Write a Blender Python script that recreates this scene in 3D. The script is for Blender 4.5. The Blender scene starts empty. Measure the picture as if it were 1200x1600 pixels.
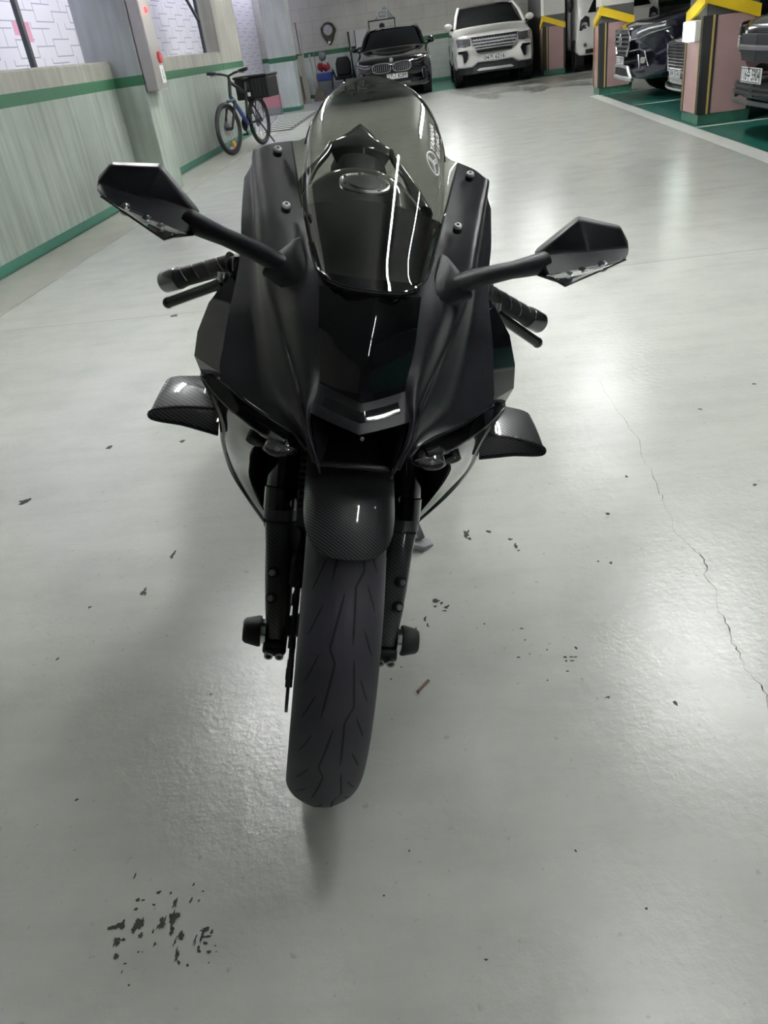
import bpy, bmesh, math, random
from mathutils import Vector, Matrix
C = bpy.context.scene.collection
random.seed(7)
PI = math.pi

# ------------------------------------------------------------------ camera, world, exposure
CAM_H = 1.1225
cam = bpy.data.cameras.new('camera'); cam.sensor_fit = 'AUTO'; cam.sensor_width = 36.0; cam.lens = 27.0
cam.clip_start = 0.02; cam.clip_end = 200
camo = bpy.data.objects.new('camera', cam); C.objects.link(camo)
pitch, roll, yaw = math.radians(31.27), math.radians(-8.18), math.radians(6.93)
fw = Vector((-math.sin(yaw)*math.cos(pitch), math.cos(yaw)*math.cos(pitch), -math.sin(pitch)))
rt = Vector((math.cos(yaw), math.sin(yaw), 0)); up = rt.cross(fw)
r2 = math.cos(roll)*rt + math.sin(roll)*up; u2 = -math.sin(roll)*rt + math.cos(roll)*up
m = Matrix((r2, u2, -fw)).transposed().to_4x4(); m.translation = (0, 0, CAM_H)
camo.matrix_world = m
bpy.context.scene.camera = camo
W = bpy.data.worlds.new('world'); bpy.context.scene.world = W; W.use_nodes = True
bg = W.node_tree.nodes['Background']; bg.inputs[0].default_value = (0.80, 0.79, 1.0, 1); bg.inputs[1].default_value = 2.7
vs = bpy.context.scene.view_settings
vs.view_transform = 'Standard'; vs.look = 'None'; vs.gamma = 1.0; vs.use_curve_mapping = False; vs.exposure = 1.05
TUBE = 165.0           # emission of the ceiling tubes
LAMPS = [(-1.3, 3.8), (-1.3, 9.5), (-1.3, 15.0), (2.7, -1.4, 2.2, 'dimtube'), (2.7, -4.0, 2.2, 'dimtube'), (1.45, 3.9), (1.6, 8.0, 1.28, 'midtube'), (1.5, 12.5), (.9, 17.2), (.45, 21.2), (.72, 1.55, 1.28, 'lowtube'), (2.05, 2.35, 1.0, 'dimtube')]
BAYLAMPS = [(-1.3, 3.8), (-1.3, 9.5), (-1.3, 15.0), (2.7, -1.4, 2.2, 'dimtube'), (2.7, -4.0, 2.2, 'dimtube'), (1.45, 3.9), (1.6, 8.0, 1.28, 'midtube'), (1.5, 12.5), (.9, 17.2), (.45, 21.2), (.72, 1.55, 1.28, 'lowtube'), (2.05, 2.35, 1.0, 'dimtube')]
CEIL = 2.75

# ------------------------------------------------------------------ materials
def nt(m): return m.node_tree.nodes, m.node_tree.links
def mat(name, col, rough=0.5, metal=0.0, coat=0.0, emit=None, es=0.0, spec=0.5, bump=0.0, bscale=40.0, rvar=0.0, cvar=0.0, vscale=6.0, coord='Object'):
    m = bpy.data.materials.new(name); m.use_nodes = True
    n, l = nt(m); b = n['Principled BSDF']
    b.inputs['Base Color'].default_value = (*col, 1); b.inputs['Roughness'].default_value = rough
    b.inputs['Metallic'].default_value = metal; b.inputs['Coat Weight'].default_value = coat
    b.inputs['Coat Roughness'].default_value = 0.03; b.inputs['Specular IOR Level'].default_value = spec
    if emit: b.inputs['Emission Color'].default_value = (*emit, 1); b.inputs['Emission Strength'].default_value = es
    tc = n.new('ShaderNodeTexCoord')
    if bump:
        t = n.new('ShaderNodeTexNoise'); t.inputs['Scale'].default_value = bscale; t.inputs['Detail'].default_value = 6
        l.new(tc.outputs[coord], t.inputs['Vector'])
        bp = n.new('ShaderNodeBump'); bp.inputs['Strength'].default_value = bump; bp.inputs['Distance'].default_value = 0.01
        l.new(t.outputs['Fac'], bp.inputs['Height']); l.new(bp.outputs['Normal'], b.inputs['Normal'])
    if rvar or cvar:
        t = n.new('ShaderNodeTexNoise'); t.inputs['Scale'].default_value = vscale; t.inputs['Detail'].default_value = 5
        l.new(tc.outputs[coord], t.inputs['Vector'])
        if rvar:
            mr = n.new('ShaderNodeMapRange'); mr.inputs[1].default_value = .3; mr.inputs[2].default_value = .7
            mr.inputs['To Min'].default_value = max(0, rough - rvar); mr.inputs['To Max'].default_value = rough + rvar
            l.new(t.outputs['Fac'], mr.inputs['Value']); l.new(mr.outputs[0], b.inputs['Roughness'])
        if cvar:
            mx = n.new('ShaderNodeMixRGB'); mx.inputs[1].default_value = (*[c*(1-cvar) for c in col], 1); mx.inputs[2].default_value = (*[min(1, c*(1+cvar)) for c in col], 1)
            l.new(t.outputs['Fac'], mx.inputs[0]); l.new(mx.outputs[0], b.inputs['Base Color'])
    return m

def carbon(name, scale, base=(.012, .012, .013), hi=(.075, .075, .08), coat=1.0):
    m = mat(name, base, .40, coat=coat, spec=.15); n, l = nt(m); b = n['Principled BSDF']
    tc = n.new('ShaderNodeTexCoord')
    w = n.new('ShaderNodeTexWave'); w.wave_type = 'BANDS'; w.bands_direction = 'DIAGONAL'; w.inputs['Scale'].default_value = scale
    w2 = n.new('ShaderNodeTexWave'); w2.wave_type = 'BANDS'; w2.bands_direction = 'X'; w2.inputs['Scale'].default_value = scale*1.1
    mp = n.new('ShaderNodeMapping'); mp.inputs['Rotation'].default_value = (0, 0, 0)
    l.new(tc.outputs['Object'], mp.inputs['Vector']); l.new(mp.outputs[0], w.inputs['Vector']); l.new(mp.outputs[0], w2.inputs['Vector'])
    mu = n.new('ShaderNodeMath'); mu.operation = 'MULTIPLY_ADD'; mu.inputs[1].default_value = .3
    l.new(w2.outputs['Fac'], mu.inputs[0]); l.new(w.outputs['Fac'], mu.inputs[2])
    r = n.new('ShaderNodeValToRGB'); r.color_ramp.elements[0].position = .35; r.color_ramp.elements[1].position = .9
    r.color_ramp.elements[0].color = (*base, 1); r.color_ramp.elements[1].color = (*hi, 1)
    l.new(mu.outputs[0], r.inputs[0]); l.new(r.outputs[0], b.inputs['Base Color'])
    return m

def thin_glass(name, tint, gloss=1.0, rough=0.0):
    m = bpy.data.materials.new(name); m.use_nodes = True; n, l = nt(m)
    n.remove(n['Principled BSDF']); o = n['Material Output']
    t = n.new('ShaderNodeBsdfTransparent'); t.inputs[0].default_value = (*tint, 1)
    g = n.new('ShaderNodeBsdfGlossy'); g.inputs['Roughness'].default_value = rough; g.inputs[0].default_value = (gloss, gloss, gloss, 1)
    f = n.new('ShaderNodeFresnel'); f.inputs[0].default_value = 1.5
    x = n.new('ShaderNodeMixShader'); l.new(f.outputs[0], x.inputs[0]); l.new(t.outputs[0], x.inputs[1]); l.new(g.outputs[0], x.inputs[2])
    l.new(x.outputs[0], o.inputs[0]); return m

def wall_mat(name, low, high, green=(.016, .105, .045), s0=1.04, s1=1.13, base=.085, streak=.5, brick=None, baseg=(.035, .15, .105)):
    """painted wall: pale below, bare above, a stripe between s0 and s1 and a painted base, all by height"""
    m = mat(name, low, .6, bump=.25, bscale=14, coord='Object'); n, l = nt(m); b = n['Principled BSDF']
    g = n.new('ShaderNodeNewGeometry'); sx = n.new('ShaderNodeSeparateXYZ'); l.new(g.outputs['Position'], sx.inputs[0])
    def step(v, inv=False):
        q = n.new('ShaderNodeMath'); q.operation = 'LESS_THAN' if inv else 'GREATER_THAN'; q.inputs[1].default_value = v
        l.new(sx.outputs['Z'], q.inputs[0]); return q.outputs[0]
    # vertical drip streaks
    mp = n.new('ShaderNodeMapping'); mp.inputs['Scale'].default_value = (14, 14, 1.1); l.new(g.outputs['Position'], mp.inputs[0])
    t = n.new('ShaderNodeTexNoise'); t.inputs['Scale'].default_value = 1.0; t.inputs['Detail'].default_value = 7; l.new(mp.outputs[0], t.inputs[0])
    rp = n.new('ShaderNodeValToRGB'); rp.color_ramp.elements[0].position = .3; rp.color_ramp.elements[1].position = .62
    rp.color_ramp.elements[0].color = (1-streak, 1-streak, 1-streak*.95, 1); rp.color_ramp.elements[1].color = (1, 1, 1, 1)
    l.new(t.outputs['Fac'], rp.inputs[0])
    t2 = n.new('ShaderNodeTexNoise'); t2.inputs['Scale'].default_value = 1.3; t2.inputs['Detail'].default_value = 6; l.new(g.outputs['Position'], t2.inputs[0])
    rp2 = n.new('ShaderNodeValToRGB'); rp2.color_ramp.elements[0].position = .35; rp2.color_ramp.elements[1].position = .6
    rp2.color_ramp.elements[0].color = (.72, .72, .70, 1); rp2.color_ramp.elements[1].color = (1, 1, 1, 1); l.new(t2.outputs['Fac'], rp2.inputs[0])
    def mix(fac, a, bb, mode='MIX'):
        x = n.new('ShaderNodeMixRGB'); x.blend_type = mode
        if isinstance(fac, float): x.inputs[0].default_value = fac
        else: l.new(fac, x.inputs[0])
        for i, v in ((1, a), (2, bb)):
            if isinstance(v, tuple): x.inputs[i].default_value = (*v, 1)
            else: l.new(v, x.inputs[i])
        return x.outputs[0]
    c = mix(step(s1), low, high)
    c = mix(1.0, c, rp.outputs[0], 'MULTIPLY'); c = mix(.6, c, rp2.outputs[0], 'MULTIPLY')
    if brick:
        mp2 = n.new('ShaderNodeMapping'); mp2.inputs['Rotation'].default_value = (PI/2, 0, 0) if brick == 'xz' else (PI/2, 0, PI/2)
        l.new(g.outputs['Position'], mp2.inputs[0])
        sp = n.new('ShaderNodeCombineXYZ'); l.new(sx.outputs['X' if brick == 'xz' else 'Y'], sp.inputs[0]); l.new(sx.outputs['Z'], sp.inputs[1])
        bt = n.new('ShaderNodeTexBrick'); bt.inputs['Scale'].default_value = 1.0; bt.inputs['Brick Width'].default_value = .6; bt.inputs['Row Height'].default_value = .3
        bt.inputs['Mortar Size'].default_value = .012; bt.inputs['Color1'].default_value = (1, 1, 1, 1); bt.inputs['Color2'].default_value = (.95, .95, .95, 1); bt.inputs['Mortar'].default_value = (.84, .84, .84, 1)
        l.new(sp.outputs[0], bt.inputs[0]); c = mix(1.0, c, bt.outputs[0], 'MULTIPLY')
    if s1 > s0:
        q = n.new('ShaderNodeMath'); q.operation = 'MULTIPLY'; l.new(step(s0), q.inputs[0]); l.new(step(s1, True), q.inputs[1])
        c = mix(q.outputs[0], c, green)
    if base > 0: c = mix(step(base, True), c, mix(rp2.outputs[0], tuple(x*1.5 for x in baseg), baseg))
    l.new(c, b.inputs['Base Color']); return m

M = {}
M['matte'] = mat('satin_black_paint', (.0115, .0105, .0145), .36, spec=.42, bump=.02, bscale=900)
M['gloss'] = mat('gloss_black_paint', (.003, .003, .004), .06, coat=.6, spec=.35, bump=.004, bscale=60)
M['black'] = mat('black_plastic', (.008, .008, .009), .5, spec=.35, bump=.03, bscale=300)
M['mirrorb'] = mat('black_mirror_shell', (.006, .006, .008), .45, spec=.2, bump=.03, bscale=500)
M['deep'] = mat('black_recess', (.004, .004, .007), .5, spec=.2)
M['rubber'] = mat('rubber', (.010, .010, .011), .55, spec=.35, bump=.05, bscale=300)
M['tyre'] = mat('tyre_rubber', (.027, .0235, .033), .55, spec=.4, bump=.04, bscale=120, cvar=.12, vscale=9)
M['groove'] = mat('tyre_groove', (.004, .004, .005), .8)
M['carbon'] = carbon('carbon_weave', 62, (.006, .006, .007), (.06, .06, .066))
M['carbonf'] = carbon('fine_carbon_weave', 95, (.003, .003, .0035), (.028, .028, .030), .18)
M['wrap'] = carbon('carbon_film', 70, (.024, .026, .027), (.044, .046, .047), .5)
M['chrome'] = mat('polished_metal', (.62, .62, .64), .18, 1.0)
M['steel'] = mat('brushed_steel', (.32, .32, .34), .32, 1.0)
M['darkmetal'] = mat('dark_metal', (.06, .06, .065), .35, .9)
M['barend'] = mat('anodised_bar_end', (.22, .22, .235), .22, 1.0)
M['screen'] = thin_glass('smoked_screen', (.30, .305, .27))
M['lens'] = thin_glass('clear_lens', (.8, .8, .82))
M['white'] = mat('white_print', (.80, .80, .84), .5)
M['led'] = mat('lamp_reflector', (.30, .30, .32), .22, 1.0)
M['lampbed'] = mat('lamp_bed', (.08, .08, .085), .35, .6)
M['fairgrey'] = mat('gloss_dark_side_paint', (.02, .02, .023), .18, coat=.6)
M['plate'] = mat('plate_white', (.72, .73, .72), .45)
M['ink'] = mat('plate_ink', (.02, .02, .03), .6)
M['carblack'] = mat('black_car_paint', (.006, .006, .008), .08, coat=1.0)
M['carnavy'] = mat('navy_car_paint', (.010, .011, .022), .08, coat=1.0)
M['carwhite'] = mat('pearl_white_paint', (.66, .65, .62), .18, coat=.6)
M['vanwhite'] = mat('white_van_paint', (.60, .59, .56), .3, coat=.3)
M['carglass'] = mat('tinted_car_glass', (.004, .0045, .005), .05, spec=.3)
M['lampglass'] = mat('headlamp_unit', (.20, .20, .22), .15, .7, coat=1.0, cvar=.6, vscale=18)
M['lampdark'] = mat('dark_headlamp_unit', (.05, .05, .055), .15, .5, coat=1.0, cvar=.6, vscale=18)
M['silver'] = mat('satin_silver_trim', (.45, .45, .46), .35, .6)
M['yellow'] = mat('yellow_paint', (.72, .50, .015), .45, cvar=.08)
M['pink'] = mat('mauve_pad', (.36, .225, .225), .62, bump=.1, bscale=30, cvar=.15, vscale=3)
M['padblack'] = mat('black_edge_guard', (.012, .012, .012), .5)
M['padyellow'] = mat('ochre_guard_stripe', (.45, .31, .09), .55)
M['colwhite'] = mat('white_column_paint', (.60, .59, .55), .6, cvar=.06, vscale=4)
M['colgrey'] = mat('dark_grey_column_paint', (.07, .075, .072), .6)
M['greenpaint'] = mat('worn_green_base_paint', (.03, .13, .085), .5, cvar=.35, vscale=14)
M['concrete'] = mat('bare_concrete', (.33, .325, .30), .8, bump=.2, bscale=20, cvar=.2, vscale=3)
M['ceiling'] = mat('ceiling_paint', (.20, .205, .195), .8, cvar=.06)
M['redlamp'] = mat('red_pilot_lamp', (.5, .02, .02), .3, emit=(1, .03, .03), es=2.5)
M['redplastic'] = mat('red_plastic', (.30, .03, .035), .4)
M['steelbox'] = mat('stainless_box', (.34, .325, .31), .42, .55, cvar=.1, vscale=5)
M['tube'] = mat('lit_tube', (1, 1, 1), .5, emit=(.98, 1.0, .985), es=TUBE)
M['dimtube'] = mat('dim_lit_tube', (1, 1, 1), .5, emit=(.98, 1.0, .985), es=TUBE*.17)  # emission cut to balance the light, not a worn tube
M['lowtube'] = mat('weak_lit_tube', (1, 1, 1), .5, emit=(.98, 1.0, .985), es=TUBE*.30)
M['midtube'] = mat('half_lit_tube', (1, 1, 1), .5, emit=(.97, 1.0, .98), es=TUBE*1.0)
M['lampbox'] = mat('lit_wall_lamp', (.9, .9, .9), .5, emit=(.80, 1.0, .93), es=7.0)
M['blue'] = mat('blue_plastic', (.02, .05, .26), .45)
M['bingrey'] = mat('grey_plastic', (.16, .175, .185), .55)
M['redcloth'] = mat('red_cloth', (.30, .02, .025), .7)
M['wood'] = mat('pale_board', (.30, .29, .24), .7, cvar=.2, vscale=4)
M['wooddark'] = mat('weathered_wood', (.15, .13, .10), .75, cvar=.2, vscale=6)
M['gold'] = mat('aged_gilt', (.05, .045, .028), .4, .6, cvar=.6, vscale=14)
M['face'] = mat('clock_face', (.34, .34, .36), .5)
M['grateb'] = mat('grate_slot', (.012, .014, .012), .9, spec=.1)
M['gratew'] = mat('grate_bar', (.55, .57, .53), .55)
M['bikeblue'] = mat('blue_frame_paint', (.015, .035, .16), .3, coat=.5)
M['orange'] = mat('amber_reflector', (.75, .33, .03), .35)
M['stick'] = mat('dry_brown_stick', (.22, .15, .10), .8)
M['pinkblock'] = mat('pink_painted_block', (.38, .16, .20), .7)
M['cloth'] = mat('grey_plastic_sheet', (.30, .31, .31), .6)

# ------------------------------------------------------------------ mesh helpers
class MB:
    def __init__(s): s.v = []; s.f = []; s.m = []; s.mats = []
    def mi(s, m):
        m = M[m] if isinstance(m, str) else m
        if m not in s.mats: s.mats.append(m)
        return s.mats.index(m)
    def add(s, vs, fs, m):
        o = len(s.v); k = s.mi(m); s.v += [tuple(v) for v in vs]
        for f in fs: s.f.append([i+o for i in f]); s.m.append(k)
    def box(s, a, b, m, faces=None):
        (x0, y0, z0), (x1, y1, z1) = a, b
        s.add([(x0,y0,z0),(x1,y0,z0),(x1,y1,z0),(x0,y1,z0),(x0,y0,z1),(x1,y0,z1),(x1,y1,z1),(x0,y1,z1)],
              [(0,3,2,1),(4,5,6,7),(0,1,5,4),(1,2,6,5),(2,3,7,6),(3,0,4,7)], m)
    def loft(s, rings, m, caps=True, closed=True):
        n = len(rings[0]); vs = [p for r in rings for p in r]; fs = []
        for i in range(len(rings)-1):
            for j in range(n if closed else n-1):
                k = (j+1) % n; fs.append((i*n+j, i*n+k, (i+1)*n+k, (i+1)*n+j))
        if caps: fs.append(tuple(range(n))[::-1]); fs.append(tuple(range((len(rings)-1)*n, len(rings)*n)))
        s.add(vs, fs, m)
    def tube(s, path, rad, m, n=12, caps=True, flat=1.0, upv=(0, 0, 1)):
        path = [Vector(p) for p in path]; rad = rad if isinstance(rad, (list, tuple)) else [rad]*len(path)
        rings = []
        for i, p in enumerate(path):
            d = (path[min(i+1, len(path)-1)] - path[max(i-1, 0)]).normalized()
            a = Vector(upv)
            if abs(d.dot(a)) > .95: a = Vector((0, 1, 0)) if abs(d.y) < .9 else Vector((1, 0, 0))
            a = (a - d*a.dot(d)).normalized(); b = d.cross(a)
            rings.append([p + (a*math.cos(2*PI*k/n)*flat + b*math.sin(2*PI*k/n))*rad[i] for k in range(n)])
        s.loft(rings, m, caps)
    def cyl(s, a, b, r, m, n=20, r1=None): s.tube([a, b], [r, r if r1 is None else r1], m, n)
    def lathe(s, prof, c, axis, m, n=48, a0=0.0, a1=2*PI, e=None):
        """prof: (along-axis, radius); axis X/Y/Z through c"""
        full = abs(a1-a0-2*PI) < 1e-6; cnt = n if full else n+1; rings = []
        for i in range(cnt):
            t = a0+(a1-a0)*i/n; ca, sa = math.cos(t), math.sin(t)
            ring = []
            for h, r in prof:
                p = {'X': (h, r*sa, r*ca), 'Y': (r*ca, h, r*sa), 'Z': (r*ca, r*sa, h)}[axis]
                ring.append(tuple(p[k]+c[k] for k in range(3)))
            rings.append(ring)
        if full: rings.append(rings[0])
        s.loft(rings, m, caps=False, closed=False)
    def prism(s, poly, d, m):
        """poly: list of 3d points, extruded by vector d"""
        d = Vector(d); a = [Vector(p) for p in poly]; n = len(a)
        s.add(a+[p+d for p in a], [tuple(range(n))[::-1], tuple(range(n, 2*n))]+[(i, (i+1) % n, n+(i+1) % n, n+i) for i in range(n)], m)
    def ell(s, c, r, m, nu=16, nv=10, vmax=PI):
        rings = []
        for i in range(nv+1):
            t = vmax*i/nv
            rings.append([(c[0]+r[0]*math.sin(t)*math.cos(2*PI*j/nu), c[1]+r[1]*math.sin(t)*math.sin(2*PI*j/nu), c[2]+r[2]*math.cos(t)) for j in range(nu)])
        s.loft(rings, m, caps=False)
    def grid(s, g, m, flip=False):
        R = len(g); K = len(g[0]); vs = [p for r in g for p in r]; fs = []
        for i in range(R-1):
            for j in range(K-1):
                f = (i*K+j, i*K+j+1, (i+1)*K+j+1, (i+1)*K+j); fs.append(f[::-1] if flip else f)
        s.add(vs, fs, m)
    def build(s, name, parent=None, smooth=True, bevel=0, subsurf=0, solid=0, weld=True, angle=40, off=-1, outfrom=None):
        me = bpy.data.meshes.new(name); me.from_pydata(s.v, [], s.f)
        for mm in s.mats: me.materials.append(mm)
        me.polygons.foreach_set('material_index', s.m)
        bm = bmesh.new(); bm.from_mesh(me)
        if weld: bmesh.ops.remove_doubles(bm, verts=bm.verts, dist=1e-5)
        bmesh.ops.recalc_face_normals(bm, faces=bm.faces)
        if outfrom:
            q = Vector(outfrom); t = sum(f.normal.dot((f.calc_center_median()-q).normalized())*f.calc_area() for f in bm.faces)
            if t < 0: bmesh.ops.reverse_faces(bm, faces=bm.faces)
        for f in bm.faces: f.smooth = smooth
        if smooth and not subsurf:
            for e in bm.edges:
                if solid and len(e.link_faces) == 1: e.smooth = False
                if len(e.link_faces) == 2 and e.calc_face_angle(0) > math.radians(angle): e.smooth = False
        bm.to_mesh(me); bm.free()
        o = bpy.data.objects.new(name, me); C.objects.link(o)
        if parent: o.parent = parent
        if solid:
            k = o.modifiers.new('solid', 'SOLIDIFY'); k.thickness = solid; k.offset = off
        if bevel:
            k = o.modifiers.new('bevel', 'BEVEL'); k.width = bevel; k.segments = 2; k.limit_method = 'ANGLE'; k.angle_limit = math.radians(35)
        if subsurf:
            k = o.modifiers.new('sub', 'SUBSURF'); k.levels = subsurf; k.render_levels = subsurf
        return o

def empty(name, label, cat, loc=(0, 0, 0), rz=0.0, group=None):
    o = bpy.data.objects.new(name, None); C.objects.link(o); o.location = loc; o.rotation_euler = (0, 0, rz)
    o.empty_display_size = .1; o['label'] = label; o['category'] = cat
    if group: o['group'] = group
    return o
def tag(o, label, cat, group=None):
    o['label'] = label; o['category'] = cat
    if group: o['group'] = group
    return o
def struct(o, label=None):
    o['kind'] = 'structure'
    if label: o['label'] = label
    return o

def text_mesh(body, size, extrude=0.0):
    """flat lettering as (verts, faces), centred, in the xy plane"""
    cu = bpy.data.curves.new('lettering', 'FONT'); cu.body = body; cu.size = size; cu.align_x = 'CENTER'; cu.align_y = 'CENTER'; cu.extrude = extrude
    cu.resolution_u = 3; cu.offset = size*.022
    ob = bpy.data.objects.new('lettering', cu); C.objects.link(ob)
    dg = bpy.context.evaluated_depsgraph_get(); me = bpy.data.meshes.new_from_object(ob.evaluated_get(dg))
    vs = [tuple(v.co) for v in me.vertices]; fs = [tuple(p.vertices) for p in me.polygons]
    bpy.data.objects.remove(ob); bpy.data.curves.remove(cu); bpy.data.meshes.remove(me)
    return vs, fs

def cr(p0, p1, p2, p3, t):
    return tuple(.5*((2*b)+(-a+c)*t+(2*a-5*b+4*c-d)*t*t+(-a+3*b-3*c+d)*t**3) for a, b, c, d in zip(p0, p1, p2, p3))
def crline(pts, n):
    """smooth curve through pts, n samples per span"""
    out = []
    for i in range(len(pts)-1):
        p0 = pts[i-1] if i else tuple(2*a-b for a, b in zip(pts[0], pts[1]))
        p3 = pts[i+2] if i+2 < len(pts) else tuple(2*a-b for a, b in zip(pts[-1], pts[-2]))
        for k in range(n): out.append(cr(p0, pts[i], pts[i+1], p3, k/n))
    out.append(tuple(pts[-1])); return out
def dense(g, nr, nc):
    """smooth surface through a grid of control points"""
    rows = [crline(r, nc) for r in g]
    cols = [crline([rows[i][j] for i in range(len(rows))], nr) for j in range(len(rows[0]))]
    return [[cols[j][i] for j in range(len(cols))] for i in range(len(cols[0]))]
def mir(p): return (-p[0], p[1], p[2])
def mirg(g): return [[mir(p) for p in r] for r in g]

# ------------------------------------------------------------------ floor
fm = mat('epoxy_floor', (.50, .515, .48), .27); n_, l_ = nt(fm); b_ = n_['Principled BSDF']
g_ = n_.new('ShaderNodeNewGeometry')
def noise(scale, detail=6, rough=.55, vec=None):
    t = n_.new('ShaderNodeTexNoise'); t.inputs['Scale'].default_value = scale; t.inputs['Detail'].default_value = detail; t.inputs['Roughness'].default_value = rough
    l_.new(vec or g_.outputs['Position'], t.inputs[0]); return t.outputs['Fac']
def ramp(src, p0, c0, p1, c1):
    r = n_.new('ShaderNodeValToRGB'); r.color_ramp.elements[0].position = p0; r.color_ramp.elements[1].position = p1
    r.color_ramp.elements[0].color = (*c0, 1); r.color_ramp.elements[1].color = (*c1, 1); l_.new(src, r.inputs[0]); return r.outputs[0]
def mul(a, b, f=1.0):
    x = n_.new('ShaderNodeMixRGB'); x.blend_type = 'MULTIPLY'; x.inputs[0].default_value = f; l_.new(a, x.inputs[1]); l_.new(b, x.inputs[2]); return x.outputs[0]
c_ = ramp(noise(.7), .3, (.52, .53, .495), .7, (.555, .565, .525))
c_ = mul(c_, ramp(noise(3.5, 7, .6), .32, (.87, .87, .87), .54, (1, 1, 1)), .7)
mp_ = n_.new('ShaderNodeMapping'); mp_.inputs['Scale'].default_value = (1, 5, 1); l_.new(g_.outputs['Position'], mp_.inputs[0])
c_ = mul(c_, ramp(noise(2.2, 8, .65, mp_.outputs[0]), .34, (.88, .88, .88), .56, (1, 1, 1)), .55)
# small scuffs
c_ = mul(c_, ramp(noise(55, 3, .5), .27, (.6, .6, .58), .33, (1, 1, 1)), .5)
l_.new(c_, b_.inputs['Base Color'])
l_.new(ramp(noise(5, 7, .6), .35, (.235, .235, .235), .65, (.262, .262, .262)), b_.inputs['Roughness'])
bp_ = n_.new('ShaderNodeBump'); bp_.inputs['Strength'].default_value = .14; bp_.inputs['Distance'].default_value = .01
l_.new(noise(48, 5, .6), bp_.inputs['Height']); l_.new(bp_.outputs[0], b_.inputs['Normal'])
M['floor'] = fm
M['stain'] = mat('old_rubber_stain', (.03, .027, .02), .7, cvar=.5, vscale=60)
M['crack'] = mat('floor_crack', (.035, .033, .03), .9)
M['joint'] = mat('floor_joint', (.17, .17, .155), .7)
M['edge'] = mat('dusty_floor_edge', (.40, .40, .36), .5, cvar=.2, vscale=3)
M['line'] = mat('white_line_paint', (.64, .64, .61), .45, cvar=.12, vscale=5)
M['baygreen'] = mat('green_bay_paint', (.018, .125, .095), .30, cvar=.3, vscale=2.5)
M['grime'] = mat('dirty_floor_patch', (.20, .195, .18), .30, cvar=.3, vscale=4)
f = MB()
def quad(x0, y0, x1, y1, m, z): f.add([(x0, y0, z), (x1, y0, z), (x1, y1, z), (x0, y1, z)], [(0, 1, 2, 3)], m)
def strip(pts, m, z):
    L = []; R = []
    for i, (x, y, w) in enumerate(pts):
        a = pts[max(i-1, 0)]; b = pts[min(i+1, len(pts)-1)]; d = Vector((b[0]-a[0], b[1]-a[1])).normalized(); nn = Vector((-d.y, d.x))
        L.append((x+nn.x*w/2, y+nn.y*w/2, z)); R.append((x-nn.x*w/2, y-nn.y*w/2, z))
    k = len(pts); f.add(L+R, [(i, i+1, k+i+1, k+i) for i in range(k-1)], m)
def blob(x, y, rx, ry, m, z, rag=.45, k=13):
    ph = random.random()*6; sk = random.uniform(-.5, .5)
    vs = []
    for i in range(k):
        t = 2*PI*i/k; r = 1+rag*(random.random()-.5)*2
        a, b = rx*r*math.cos(t), ry*r*math.sin(t); vs.append((x+a+b*sk*.4, y+b, z))
    f.add([(x, y, z)]+vs, [(0, 1+i, 1+(i+1) % k) for i in range(k)], m)
quad(-4.6, -7, 9.5, 26, 'floor', 0)
quad(-3.16, -6.5, -2.67, 15.4, 'edge', .0004)
quad(-2.674, -6.5, -2.666, 19.0, 'joint', .0008)
strip([(-2.67, 4.12, .006), (-1.3, 4.06, .005), (.5, 4.05, .004), (1.6, 4.08, .006), (2.45, 4.1, .006)], 'joint', .0008)
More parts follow.
